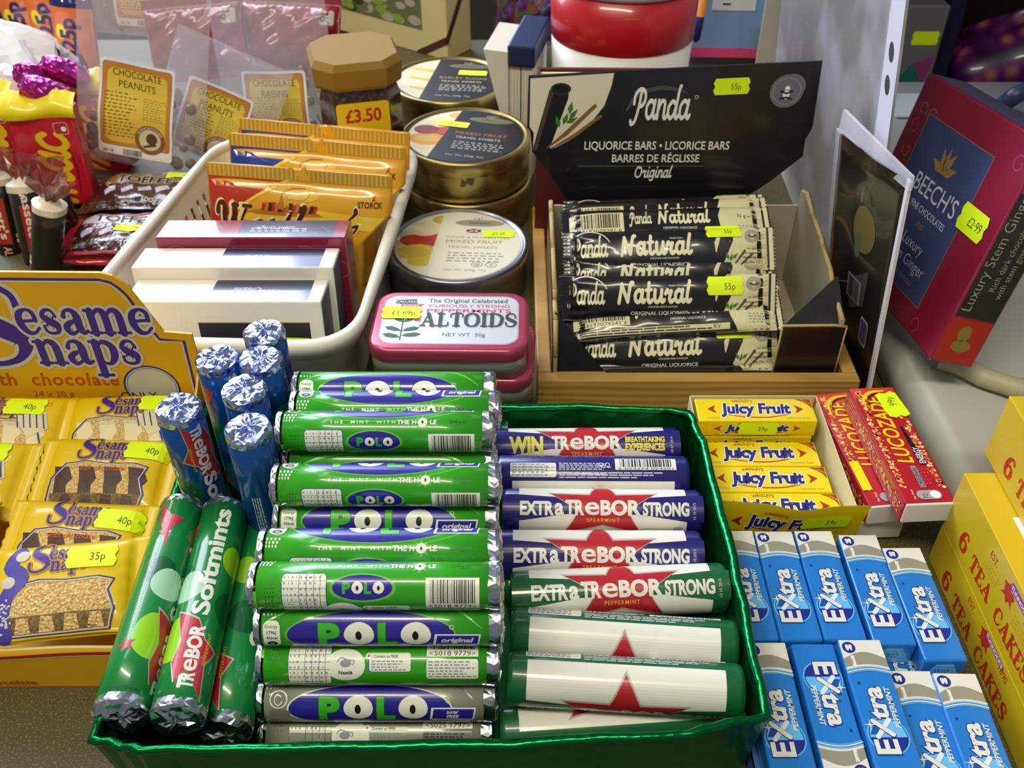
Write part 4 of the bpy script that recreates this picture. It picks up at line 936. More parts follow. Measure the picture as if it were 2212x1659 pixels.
# torn side walls with a slanting gusset at the front
def side(x, sgn, prof, nm):
    mb = MB(); X = M.Translation((x, 0, 0)) @ M.Rotation(PI / 2, 4, 'Z') @ M.Rotation(PI / 2, 4, 'X')
    mb.prism(prof, -.0004, .0022, KRA, X); mb.prism(prof, .0022 if sgn > 0 else -.0012, .0030 if sgn > 0 else -.0004, CBK, X)
    n = len(prof)
    for i in range(n):
        (y0, z0), (y1, z1) = prof[i], prof[(i + 1) % n]
        if (z0 + z1) / 2 > .02 and abs(y1 - y0) > .002: mb.tube([X @ V((y0, z0, .0009)), X @ V((y1, z1, .0009))], .0016, KRE, 6)
    return mb.build(nm, t)
side(BX0, -1, [(BY0, .0076), (BY1, .0076), (BY1, .0725), (BY1 - .012, .0700), (BY1 - .05, .0650), (BY1 - .09, .0600), (BY1 - .094, .0545), (BY0 + .012, .0520), (BY0, .0330)], 'side_wall')
side(BX1 - .0022, 1, [(BY0, .0076), (BY1, .0076), (BY1, .0800), (BY1 - .010, .0840), (BY1 - .030, .0790), (BY1 - .055, .0770), (BY1 - .062, .0745), (BY1 - .085, .0710), (BY0 + .030, .0660), (BY0, .0600)], 'side_wall')
# front corner pieces
mb = MB(); mb.box((BX0 - .0003, BY0 - .0010, .0076), (BX0 + .0330, BY0 + .0005, .0200), CBK, .0006, 1)
mb.add([(BX0 + .0002, BY0 + .0002, .0200), (BX0 + .0328, BY0 + .0002, .0200), (BX0 + .0005, BY0 + .016, .0560), (BX0 + .0002, BY0 + .0012, .0192), (BX0 + .0328, BY0 + .0012, .0192), (BX0 + .0005, BY0 + .017, .0552)], [(0, 1, 2), (3, 5, 4), (0, 3, 4, 1), (1, 4, 5, 2), (2, 5, 3, 0)], CBK)
mb.tube([(BX0, BY0 - .0004, .0198), (BX0 + .033, BY0 - .0004, .0200)], .0007, KRE, 6); mb.build('corner_flap', t)
mb = MB(); mb.box((BX1 - .0370, BY0 - .0010, .0076), (BX1 + .0020, BY0 + .0005, .0565), CBK, .0006, 1)
mb.add([(BX1 + .0010, BY0 - .0003, .0565), (BX1 - .0370, BY0 - .0003, .0565), (BX1 + .0008, BY0 + .030, .0730), (BX1 + .0010, BY0 + .0007, .0557), (BX1 - .0370, BY0 + .0007, .0557), (BX1 + .0008, BY0 + .031, .0722)], [(1, 0, 2), (4, 5, 3), (0, 1, 4, 3), (1, 2, 5, 4), (2, 0, 3, 5)], CBK)
mb.tube([(BX1 - .037, BY0 - .0006, .0568), (BX1 - .006, BY0 - .0006, .0572), (BX1 + .002, BY0 - .0004, .0562)], .0009, KRE, 6); mb.tube([(BX1 - .0372, BY0 - .0006, .0085), (BX1 - .0372, BY0 - .0006, .0560)], .0006, KRE, 6); mb.tube([(BX1 + .0018, BY0 - .0006, .0085), (BX1 + .0018, BY0 - .0006, .0560)], .0007, KRE, 6)
mb.build('corner_flap', t)
mb = MB(); mb.box((BX0 + .003, BY1 - .0016, .0076), (BX1 - .003, BY1, .0700), KRA); mb.build('back_wall', t)
# header card
hx, hy = .0110, BY1 + .0010
HD = [(.0135 - hx, .1100), (.0420 - hx, .0685), (.1570 - hx, .0705), (.1770 - hx, .0870), (.1960 - hx, .1060), (.1955 - hx, .1190), (.1975 - hx, .1230), (.1985 - hx, .1280), (.1960 - hx, .1720), (.0105 - hx, .1620), (.0100 - hx, .1270), (.0120 - hx, .1245)]
fr = M.Translation((hx, hy, 0)) @ M.Rotation(PI / 2 + .0, 4, 'X')
mb = MB(); mb.prism(HD, -.0016, 0, CBK, fr)
a = Art(); HC = LGR
a.poly([(.0008, .1605), (.0006, .1275), (.0035, .1230), (.0030, .1115), (.0100, .1110), (.0180, .1125), (.0280, .1180), (.0400, .1290), (.0490, .1420), (.0530, .1560), (.0540, .1640)], CRW, 1)
a.line([(.0085, .1120, .011), (.0195, .1490, .0125)], .012, BLACK, 2); a.line([(.0045, .1120, .003), (.0145, .1520, .003)], .003, mat('#4b4038', .5), 3); a.ell(.0205, .1535, .0066, .0040, mat('#3a3430', .5), 3); a.ell(.0205, .1533, .0055, .0031, BLACK, 4)
LF = mat('#3c7a28', .5); TWG = mat('#8a5f34', .55)
for q, (lx, ly, ang) in enumerate(((.0225, .1290, 1.2), (.0265, .1330, .9), (.0205, .1270, 1.9), (.0265, .1365, 1.4), (.0245, .1300, .5))):
    a.poly([(lx + r * math.cos(ang + d), ly + r * math.sin(ang + d)) for r, d in ((0, 0), (.004, .45), (.0088, 0), (.004, -.45))], LF, 4 + q * .2)
a.line([(.0125, .1125, .0008), (.0250, .1230, .003), (.0430, .1420, .0024)], .002, TWG, 6); a.line([(.0150, .1120, .0008), (.0300, .1210, .0026), (.0470, .1350, .002)], .002, TWG, 6)
a.line([(.0640, .1390, .0014), (.0700, .1490, .0026), (.0830, .1540, .0030), (.0960, .1530, .002), (.1020, .1510, .0008)], .002, mat('#4a4a4e', .4), 2, smooth=True)
a.pen(SCRIPT, 'Panda', .0860, .1330, .0182, HC, 3, wid=.0400, fat=-.005, sh=.02); a.line(circ(.1085, .1480, .0011, n=14), .0003, HC, 3, closed=True)
a.text('LIQUORICE BARS \u2022 LICORICE BARS', .0860, .1112, .0061, HC, 3, b=.012, wid=.0970); a.text('BARRES DE R\u00c9GLISSE', .0860, .1020, .0058, HC, 3, b=.012, wid=.0590); a.pen(SCRIPT, 'Original', .0855, .0905, .0076, HC, 3, wid=.0255, sh=.1)
SEA = mat('#6c6c70', .5)
a.ell(.1660, .1520, .0108, .0112, SEA, 2); a.ell(.1690, .1550, .0085, .0085, SEA, 2.3); a.line(circ(.1660, .1520, .0088), .0006, mat('#8c8c90', .5), 3, closed=True); a.ell(.1660, .1498, .0021, .0032, LGR, 4); a.ell(.1662, .1540, .0016, .0016, LGR, 4); a.line([(.1625, .1520), (.1660, .1505), (.1695, .1520)], .0012, BLACK, 5); a.line([(.1625, .1470), (.1660, .1478), (.1695, .1470)], .0012, BLACK, 5)
a.line([(.034, .0990), (.12, .0990)], .0002, KRE, 2)
for q in range(8): a.rect(.040 + q * .014, .0687 + .0003 * q, .046 + q * .014, .0695 + .0003 * q, mat('#cfc8ac', .6), 2)
a.apply(mb, flat(fr)); hd = mb.build('header', t)
sticker(hd, flat(fr), '55p', .1300, .1555, .0235, .0110, .05)
# the bars
LBK = mat('#16161a', .28, coat=.5); LCR = mat('#dcd7a8', .4, coat=.3); NAT = mat('#e6e2ba', .4); LGN = mat('#3f7a2c', .45); ORB = mat('#5d4a36', .45)
PL_, PW_, PT_ = .1390, .0285, .0130
zb = pack_z(PL_, PW_, PT_, .0090, .0004, 9)
def bar_art():
    a = Art(); R = .0280; E = PL_ / 2 - .0012
    a.poly([(E, .0140), (E, -.0140), (.0390, -.0140), (.0330, -.009), (.0290, -.002), (.0285, .004), (.031, .009), (.037, .0140)], LCR, 1)
    a.line([(.0300, -.012, .006), (.0365, .006, .0085)], .006, BLACK, 2); a.line([(.040, -.0125, .0007), (.048, -.002, .0018)], .001, ORB, 3); a.line([(.043, -.013, .0007), (.053, -.004, .0016)], .001, ORB, 3)
    for lx, ly, an in ((.0385, -.0085, 1.3), (.0375, -.0075, 1.9), (.0400, -.0070, .8)): a.poly([(lx + r * math.cos(an + d), ly + r * math.sin(an + d)) for r, d in ((0, 0), (.0022, .5), (.0052, 0), (.0022, -.5))], LGN, 4)
    a.pen(SCRIPT, 'Panda', -.0520, -.0035, .0108, NAT, 3, wid=.0235); a.pen(SCRIPT, 'Natural', -.0090, -.0030, .0112, NAT, 3, wid=.0470, fat=.02)
    a.text('MADE WITH', .0040, .0070, .0011, LGR, 3); a.text('COLOURS AND FLAVOURS', -.004, -.0062, .0011, LGR, 3); a.text('ORIGINAL LIQUORICE', -.0060, -.0108, .0023, LGR, 3, b=.01, wid=.0360); a.line(circ(-.052, -.001, .0145, n=18, a0=.5, a1=2.4), .0006, LGR, 2)
    a.ell(.0535, .0080, .0052, .0046, mat('#a2a28e', .5), 3); a.ell(.0535, .0077, .0012, .0022, LCR, 4); a.line([(.0510, .0085), (.0535, .0072), (.056, .0085)], .0008, BLACK, 5)
    for q, s_ in enumerate(('\u00b7 no additives', '\u00b7 no preservatives', '\u00b7 vegetarian & vegan', '\u00b7 less than 0.5 % fat')): a.text(s_, .0548, -.0010 - q * .0029, .0017, INK, 3, sh=.2, b=.01)
    return a
def bar_back():
    a = Art(); E = PL_ / 2 - .0012
    a.poly([(E, .0140), (E, -.0140), (.0390, -.0140), (.0345, -.004), (.0335, .004), (.037, .0140)], LCR, 1); a.text('32 g \u212e', .0505, .0030, .0026, INK, 3); a.micro(.046, -.010, .066, -.003, 4, PKG, 2, .4, 3)
    a.barcode(-.0640, -.0070, -.0285, .0090, LCR, BLACK, 3, '0 73192079241 6'); a.pen(SCRIPT, 'Panda', -.0175, -.0010, .0080, NAT, 3, wid=.0150); a.pen(SCRIPT, 'Natural', .0110, -.0010, .0092, NAT, 3, wid=.0345, fat=.02)
    a.rect(-.062, -.0125, .034, -.0090, LCR, 2); a.micro(-.060, -.0123, .030, -.0092, 2, INK, 3, .45, 6); a.text('KV', .0260, -.0118, .0026, INK, 4); a.text('ORIGINAL LIQUORICE', .0080, -.0055, .0016, LGR, 3); a.text('EHC', -.0675, -.004, .0020, LGR, 3, rot=PI / 2)
    return a
def make_bar(kind, label):
    t = thing('liquorice_bar', label, 'liquorice bar'); t['group'] = 'liquorice bars in the black display box'
    mb = MB(); flow_pack(mb, PL_, PW_, PT_, LBK, zb, .0090, 56, 20, teeth=28)
    (bar_art() if kind == 'f' else bar_back()).apply(mb, lambda x, y, h: V((x, y, zb(x, y) + h + 1e-4)), .0016, sx=.004, h=4e-5); mb.build('wrapper', t)
    return t
fb = make_bar('f', 'whole-faced liquorice bar in the middle of the box with a large 55p sticker'); bb_ = make_bar('b', 'barcode-up liquorice bar high in the pile, lettering and 32 g panel visible')
def bar_at(root, u0, u1, y0, z0, y1, z1, roll, label=None):
    def pt(u, y, z):
        D = y * _c - (z - CAM_H) * _s; return V(((u - CX) * D / FPX, y, z))
    p0 = pt(u0, y0, z0); p1 = pt(u1, y1, z1); mid = (p0 + p1) / 2
    X = axis_frame(p0, p1, V((0, 0, CAM_H)) - mid) @ M.Rotation(roll, 4, 'X')
    if label is None: root.matrix_local = X; return root
    return dup(root, X, label)
zf_ = lambda x, y, h: V((x, y, zb(x, y) + h + 1e-4))
b1 = bar_at(fb, 1212, 1656, .5840, .0660, .5880, .0690, -.25, 'rearmost dark liquorice bar, its lettering half buried behind the barcode-up bar')
b2 = bar_at(bb_, 1206, 1668, .5740, .0700, .5760, .0735, -.35, 'liquorice bar pressed behind the high barcode-up bar, pale 32 g end showing')
b3 = bar_at(fb, 1200, 1690, .5420, .0660, .5440, .0690, -.20, 'liquorice bar tilted up under the high barcode-up bar, all its slogan lines readable')
b4 = bar_at(fb, 1204, 1682, .5320, .0540, .5330, .0550, -.05, 'liquorice bar of which only the lowest line of lettering shows above the 55p bar')
b5 = bar_at(fb, 1218, 1694, .5170, .0400, .5180, .0430, -.25, 'liquorice bar squeezed beneath the 55p bar, a sliver of yellow sticker showing')
b6 = bar_at(bb_, 1214, 1696, .5020, .0395, .5045, .0480, -.45, 'barcode-up liquorice bar lying aslant across the lower pile, small print strip up')
b7 = bar_at(fb, 1222, 1706, .4935, .0225, .4945, .0265, .0, 'liquorice bar along the open front of the box, slogans on its pale end')
b8 = bar_at(fb, 1226, 1708, .4960, .0165, .4960, .0168, -.80, 'lowest liquorice bar, lying flat on the box bottom at its open front')
bar_at(fb, 1198, 1686, .5085, .0545, .5090, .0560, .05)
bar_at(bb_, 1194, 1684, .5600, .0730, .5610, .0765, -.60)
for b_, yy in ((fb, .0070), (b5, .0105), (b7, .0105), (b3, .0115)): sticker(b_, zf_, '55p', .0350, yy, .0235, .0115 if b_ is fb else .0085, .0, .0016, .004, lift=7e-4)

# ------------------------------------------------------------------ red-lidded peppermint tins
AL, AW, AH = .0940, .0600, .0215
ARD = mat('#b24462', .28, .35, coat=.5); AWH = mat('#d9dcdd', .3, .35, coat=.6); ASI = mat('#aeb9ad', .3, .6); ALG = mat('#2f3a38', .4); APK = mat('#b5485a', .4); ALS = mat('#a8aab0', .35)
def make_altoids(label):
    t = thing('mint_tin', label, 'tin'); t['group'] = 'stacked red-lidded peppermint tins'
    def ringp(h, r): return rrpoly(-AL / 2 + h, -AW / 2 + h, AL / 2 - h, AW / 2 - h, r - h, 8)
    mb = MB(); mb.prism(ringp(.0012, .013), 0, AH - .006, ASI, smooth=True); mb.build('body', t)
    mb = MB(); P = [(.0, AH - .0085), (-.0002, AH - .0080), (0, AH - .0025), (.0004, AH - .0010), (.0016, AH - .0002), (.0028, AH)]
    n = len(ringp(0, .013)); vs = []; fs = []
    for h, z in P: vs += [(x, y, z) for x, y in ringp(h, .0135)]
    for k in range(len(P) - 1): fs += [(k * n + i, k * n + (i + 1) % n, (k + 1) * n + (i + 1) % n, (k + 1) * n + i) for i in range(n)]
    mb.add(vs, fs, ARD, True); mb.add(vs[-n:], [list(range(n))], ARD)
    a = Art(); a.rrect(-AL / 2 + .0060, -AW / 2 + .0060, AL / 2 - .0060, AW / 2 - .0055, .009, ALS, 1); a.rrect(-AL / 2 + .0068, -AW / 2 + .0068, AL / 2 - .0068, AW / 2 - .0063, .0085, AWH, 2)
    a.text('The Original Celebrated', .0100, .0175, .0040, ALG, 3, b=.012, wid=.0480); a.text('CURIOUSLY STRONG', .0110, .0125, .0031, APK, 3, b=.015, wid=.0490); a.text('PEPPERMINTS', .0110, .0073, .0037, APK, 3, b=.02, wid=.0510)
    a.pen(SERIF, 'ALTOIDS', .0110 + .0006, -.0072, .0128, ALS, 3, wid=.0580, fat=.015); a.pen(SERIF, 'ALTOIDS', .0110, -.0066, .0128, ALG, 5, wid=.0580, fat=.015); a.text('NET WT  50g', .0090, -.0165, .0034, ALG, 3, wid=.0250)
    a.poly([(-.0345, .0165), (-.034, .0200), (-.0215, .0208), (-.0205, .0160), (-.031, .0155)], ALG, 3); a.text('CALLARD', -.0275, .0170, .0022, AWH, 4); a.poly([(-.031, .0125), (-.0305, .0152), (-.0165, .0158), (-.0185, .0128)], APK, 3); a.text('BOWSER', -.0242, .0130, .0018, AWH, 4)
    GL = mat('#1f5a48', .45)
    a.line([(-.0280, -.0205), (-.0278, .002)], .0009, GL, 3)
    for lx, ly, an, sz in ((-.0278, -.0115, 2.7, .0115), (-.0278, -.0115, .4, .0115), (-.0278, -.018, 2.75, .012), (-.0278, -.016, .15, .012), (-.0278, -.003, 2.3, .008), (-.0278, -.003, .7, .008)): a.poly([(lx + r * sz * math.cos(an + d), ly + r * sz * .8 * math.sin(an + d)) for r, d in ((0, 0), (.35, .55), (.75, .3), (1, 0), (.75, -.3), (.35, -.55))], GL, 4)
    a.ell(-.0195, -.0005, .0022, .0016, APK, 5)
    a.apply(mb, flat(M.Translation((0, 0, AH)))); mb.build('lid', t)
    return t
al = make_altoids('topmost red-lidded peppermint tin, lid lettering and price sticker in full view')
al.matrix_local = TR(-.0370, .4690, .0450, rz=-.015); sticker(al, flat(M.Translation((0, 0, AH))), '\u00a31\u00b769p', -.0295, .0062, .0245, .0120, .0, off=.05)
dup(al, TR(-.0330, .4700, .0230, rz=-.05), 'middle red-lidded tin of the stack of three, edge only'); dup(al, TR(-.0370, .4700, .0010, rz=.02), 'bottom red-lidded tin of the stack of three, behind the green mint rolls')
for o in [c for c in bpy.data.objects if c.name.startswith('price_sticker') and c.parent and c.parent.name in ('mint_tin.001', 'mint_tin.002')]: bpy.data.objects.remove(o)

# ------------------------------------------------------------------ round travel sweet tins
TG = mat('#a8955a', .28, .9); TSV = mat('#9c9da6', .28, .9); TBK = mat('#1b1c1e', .35); TWH = mat('#e3dfc6', .4)
FR = [mat(c, .45) for c in ('#d8b24a', '#c23a22', '#e6d9a8', '#e89a26', '#d9c23c', '#8c1f1a')]
TR_, TH_ = .0510, .0340
def make_tin(label, metal, art, th=TH_):
    t = thing('sweets_tin', label, 'tin')
    mb = MB(); mb.lathe([(TR_ - .0016, 0), (TR_ - .0010, .0008), (TR_ - .0010, th - .012), (TR_ - .0010, th - .006)], metal, 72)
    a = Art(); a.micro(-.045, .006, -.012, th - .016, 6, mat('#6e6138', .5), 1, .3, 4); a.micro(.012, .006, .03, .012, 3, mat('#6e6138', .5), 1, .3, 5); a.poly([(.014 + x * .0004, .0185 + y * .0004) for x, y in [(-14, -8), (-10, 8), (-4, 2), (0, 10), (8, 8), (14, 10), (12, -4), (6, -8), (0, -2), (-6, -10)]], mat('#5a4e2c', .5), 1)
    R = TR_ - .0010
    a.apply(mb, lambda x, y, h: V(((R + h) * math.sin(x / R), -(R + h) * math.cos(x / R), y)), None, sx=.003); mb.build('body', t)
    mb = MB(); mb.lathe([(TR_, th - .0115), (TR_ + .0003, th - .0110), (TR_ + .0003, th - .0018), (TR_ - .0002, th - .0005), (TR_ - .0012, th), (TR_ - .0026, th), (TR_ - .0034, th - .0009), (TR_ - .0050, th - .0012)], metal, 96, cap=False)
    n = 96; mb.add([((TR_ - .0050) * math.cos(2 * PI * i / n), (TR_ - .0050) * math.sin(2 * PI * i / n), th - .0012) for i in range(n)], [list(range(n))], TBK if art != 'w' else TWH)
    r = TR_ - .0056; a = Art(); dark = art != 'w'
    # picture third with fruit
    a.poly(circ(0, 0, r, n=40, a0=PI * .60, a1=PI * 1.36), TWH if art != 's' else mat('#d8cfa6', .5), 1)
    if art == 's':
        for q in range(5): a.line([(-.038 + q * .002, .022 - q * .010, .004), (-.012, .016 - q * .010, .006)], .005, FR[(0, 2, 0, 2, 0)[q]], 2 + q * .2)
    else:
        for fx, fy, fa, fb2, ci in ((-.026, .020, .012, .010, 2), (-.020, .006, .013, .010, 1), (-.033, .004, .010, .008, 5 if dark else 1), (-.028, -.012, .0150, .0105, 3 if dark else 4), (-.024, -.024, .010, .006, 4 if not dark else 2), (-.014, .034, .008, .006, 0)):
            pts = [p for p in circ(fx, fy, fa, fb2, 24)]
            k_ = max(math.hypot(*p) for p in pts); q = min(1, (r - .0005) / k_); a.poly([(p[0] * q, p[1] * q) for p in pts], FR[ci], 2 + ci * .15 + fy * 8)
        a.ell(-.028, -.012, .0098, .0062, FR[0], 4)
    ln = (mat('#b8b49a', .45) if dark else mat('#8f8a78', .45))
    a.poly(circ(0, 0, r, n=60, a0=-PI * .64, a1=PI * .60), TBK if dark else TWH, 5)
    a.ell(.014, .030, .0185, .0048, mat('#6b6a4a', .4) if dark else mat('#9c9a86', .45), 6); a.text('SIMPKINS', .014, .0284, .0028, TBK if not dark else mat('#2a2a20', .4), 7); a.micro(.009, .0345, .019, .0385, 2, ln, 6, .6, 3)
    ttl = {'w': 'MIXED FRUIT', 'd': 'MIXED FRUIT', 's': 'BARLEY SUGAR'}[art]
    if art == 'w': a.text('SUGAR & GLUTEN FREE', .014, .0085, .0026, ln, 6, wid=.047); a.rect(.005, .0160, .0155, .0215, mat('#7a2a3a', .5), 6); a.line([(.005, .0160), (.0155, .0215)], .0009, TWH, 7); a.line([(.005, .0215), (.0155, .0160)], .0009, TWH, 7.3); a.rect(.0096, .016, .0109, .0215, FR[1], 8)
    a.text(ttl, .012, .0015, .0046, mat('#b5622a', .45) if art == 'd' else mat('#a98a4a', .45), 6, wid=.042, sh=.05); a.text('TRAVEL SWEETS', .011, -.0055, .0034, mat('#c9c6ae', .45) if dark else ln, 6, wid=.036)
    a.micro(-.006, -.024, .036, -.010, 4, ln, 6, .35, 7); a.text('Net Wt. 200g. 7oz', .008, -.0350, .0027, ln, 6, wid=.030)
    if art == 'w':
        for cx_ in (.016, .026): a.line(circ(cx_, -.0265, .0038, .003, 20), .0004, INK, 7, closed=True)
        a.text('Gf', .016, -.0280, .0028, INK, 7); a.text('V', .026, -.0280, .0030, INK, 7)
    a.apply(mb, flat(M.Translation((0, 0, th - .0012)))); mb.build('lid', t)
    return t
st = make_tin('silver round sweets tin with pale fruit lid, right behind the red-lidded tins', TSV, 'w'); st.matrix_local = TR(-.0395, .6070, .0005, rz=-.05)
fl = lambda dx=0: flat(M.Translation((0, 0, TH_ - .0012)))
sticker(st, fl(), '\u00a32\u00b739', .0290, .0150, .0240, .0095, .03, off=.0)
gt = make_tin('gold round sweets tin with black fruit lid, topmost of the gold stack', TG, 'd'); gt.matrix_local = TR(-.0368, .7125, .0348, rz=-.22)
sticker(gt, fl(), '\u00a32\u00b739', -.0140, .0170, .0260, .0095, -.02, off=.0)
g2 = dup(gt, TR(-.0360, .7105, .0005, rz=.4), 'dark lower gold tin carrying the topmost gold fruit tin')
for c in list(g2.children):
    if c.name.startswith('price_sticker'): bpy.data.objects.remove(c)
bt = make_tin('gold round sweets tin with barley sugar lid, furthest back beside the coffee jar', TG, 's'); bt.matrix_local = TR(-.0550, .8220, .0348, rz=-.1)
sticker(bt, fl(), '\u00a32\u00b739', .0190, .0150, .0260, .0100, .0, off=.0)
b2_ = dup(bt, TR(-.0550, .8220, .0005, rz=.5), 'lower gold tin beneath the barley sugar tin, mostly hidden')
for c in list(b2_.children):
    if c.name.startswith('price_sticker'): bpy.data.objects.remove(c)

# ------------------------------------------------------------------ white basket with chocolate boxes and toffee bags
BSK = mat('#d9d6c6', .42)
corner = [(-.2650, .4420), (-.0905, .4350), (-.0700, .6850), (-.2240, .7000)]
def rounded(poly, r, n=8, inset=0.0):
    out = []; m_ = len(poly); c = V((sum(p[0] for p in poly) / m_, sum(p[1] for p in poly) / m_))
    P = [V(p) + (c - V(p)).normalized() * inset * 1.4 for p in poly]
    for i in range(m_):
        a, b, d = P[i - 1], P[i], P[(i + 1) % m_]; u = (a - b).normalized(); w_ = (d - b).normalized()
        for k in range(n + 1):
            s_ = k / n; out.append(b + u * r * (1 - s_) ** 2 + w_ * r * s_ ** 2)
    return out
def dens(poly, step=.004):
    out = []
    for i in range(len(poly)):
        a, b = V(poly[i]), V(poly[(i + 1) % len(poly)]); n = max(1, int((b - a).length / step))
        out += [a + (b - a) * k / n for k in range(n)]
    return out
rim = dens(rounded(corner, .034)); nB = len(rim); cB = sum(rim, V((0, 0))) / nB
def bw(k, z, off=0.0):
    p = rim[k % nB]; d = (cB - p).normalized(); q = p + d * (.0135 * (1 - max(0, z - .034) / .038) ** .8 + .002 * (1 - z / .072) + off); return V((q.x, q.y, z))
t = thing('plastic_basket', 'white plastic basket with slotted sides holding chocolate boxes and toffee bags', 'basket')
mb = MB(); zs_ = [.0, .006, .018, .034, .046, .058, .066, .072]
for off, fl_ in ((0, False), (.0018, True)):
    vs = [bw(k, z, off) for z in zs_ for k in range(nB)]; fs = []
    for r in range(len(zs_) - 1):
        for k in range(nB):
            if r in (2, 3, 4) and (k % 3 == 1) and .50 < rim[k].y < .685: continue
            f = (r * nB + k, r * nB + (k + 1) % nB, (r + 1) * nB + (k + 1) % nB, (r + 1) * nB + k); fs.append(f[::-1] if fl_ else f)
    mb.add(vs, fs, BSK, False)
vs = [bw(k, .002) for k in range(nB)]; mb.add(vs, [list(range(nB))], BSK)
mb.build('body', t)
mb = MB(); vs = []; fs = []; sec = [(.0030, -.010), (-.0010, -.010), (-.0035, -.002), (-.0030, .0012), (.0, .0022), (.0040, .0016), (.0048, -.001)]
for k in range(nB):
    p = rim[k]; d = (cB - p).normalized()
    vs += [(p.x + d.x * a_, p.y + d.y * a_, .072 + z) for a_, z in sec]
for k in range(nB):
    for j in range(len(sec)): fs.append((k * 7 + j, k * 7 + (j + 1) % 7, ((k + 1) % nB) * 7 + (j + 1) % 7, ((k + 1) % nB) * 7 + j))
mb.add(vs, fs, BSK, True); mb.build('rim', t)

BWH = mat('#e4e0d6', .35, coat=.4); BNV = mat('#22284e', .3, coat=.5); BMR = mat('#8a1c3a', .28, coat=.6); BDK = mat('#1d2328', .35, coat=.4); BLT = mat('#cfd0e0', .45); GOL = mat('#9a7a4a', .4)
def choc_box(label, x0, x1, y, z1, kind, tilt=.12, th=.0235, hgt=.074):
    t = thing('chocolate_box', label, 'chocolate box', TR(x0, y, z1 - hgt * math.cos(tilt), rx=-tilt)); t['group'] = 'thin chocolate boxes standing in the basket'
    L = x1 - x0; base = BWH if kind == 'w' else BMR
    mb = MB(); mb.box((0, 0, 0), (L, th, hgt), base, .0008, 2)
    a = Art(); a.rect(L * .42, .001, L * .93, th - .001, BNV, 1); s_ = ('Creams', 'fondant centres', 'in dark chocolate') if kind == 'w' else ('Stem Ginger', 'luxury', 'chocolates')
    a.text(s_[0], L * .60, th * .62, .0042, BLT, 2, rot=PI, xs=.9, sh=.2); a.micro(L * .48, th * .3, L * .80, th * .55, 2, BLT, 2, .35, 4)
    if kind != 'w':
        for q in ((L * .28, .012), (L * .86, .010), (L * .12, .008)): a.line(circ(q[0], q[1], .006, .005, 16, 0, 4.5), .0004, GOL, 1); a.line(circ(q[0] + .006, q[1] + .003, .004, .004, 12, 1, 5.5), .0004, GOL, 1)
    a.apply(mb, flat(M.Translation((0, 0, hgt))))
    b = Art(); ff = M.Rotation(PI / 2, 4, 'X')
    if kind == 'w':
        b.rect(L * .36, .004, L * .93, hgt - .014, BDK, 1); b.line([(L * .36, hgt - .014), (L * .93, hgt - .014)], .0006, GOL, 2); b.text("BEECH'S", L * .62, hgt - .055, .0085, BLT, 2, wid=.045)
        for an in (.3, 1.2, 1.9, 2.8): b.poly([(L * .62 + r * math.cos(an + d), hgt - .040 + r * math.sin(an + d)) for r, d in ((0, 0), (.005, .5), (.010, 0), (.005, -.5))], GOL, 2)
    else:
        for q in range(6): b.line(circ(.012 + q * .02, hgt - .012 - (q % 2) * .01, .008, .006, 16, q, q + 4.2), .0005, GOL, 1)
    b.apply(mb, flat(ff))
    c_ = Art(); c_.rect(.001, .003, th - .001, hgt - .002, mat('#2b2f48', .4), 1)
    for q in range(7): c_.line([(.003 + q * .0028, .004), (.0035 + q * .0028, hgt - .004)], .0003, mat('#6a6d84', .4), 2)
    if kind == 'w': c_.apply(mb, flat(M.Translation((L, 0, 0)) @ M.Rotation(PI / 2, 4, 'Z') @ M.Rotation(PI / 2, 4, 'X')))
    mb.build('carton', t); return t, flat(ff), L, hgt
cb, cf, cl_, ch_ = choc_box('foremost white chocolate box with navy window panel, its price sticker behind a blue mint roll', -.2270, -.1115, .4560, .0825, 'w', th=.0285)
sticker(cb, cf, '\u00a32\u00b749', cl_ * .80, ch_ - .030, .030, .0125, -.03, off=.15)
choc_box('white chocolate box in the middle, only its bright top edge showing', -.2300, -.1080, .4855, .0870, 'w', th=.0275)
choc_box('maroon chocolate box rearmost of the three in the basket, against the toffee bags', -.2230, -.1040, .5140, .0900, 'm', th=.0270, hgt=.080)

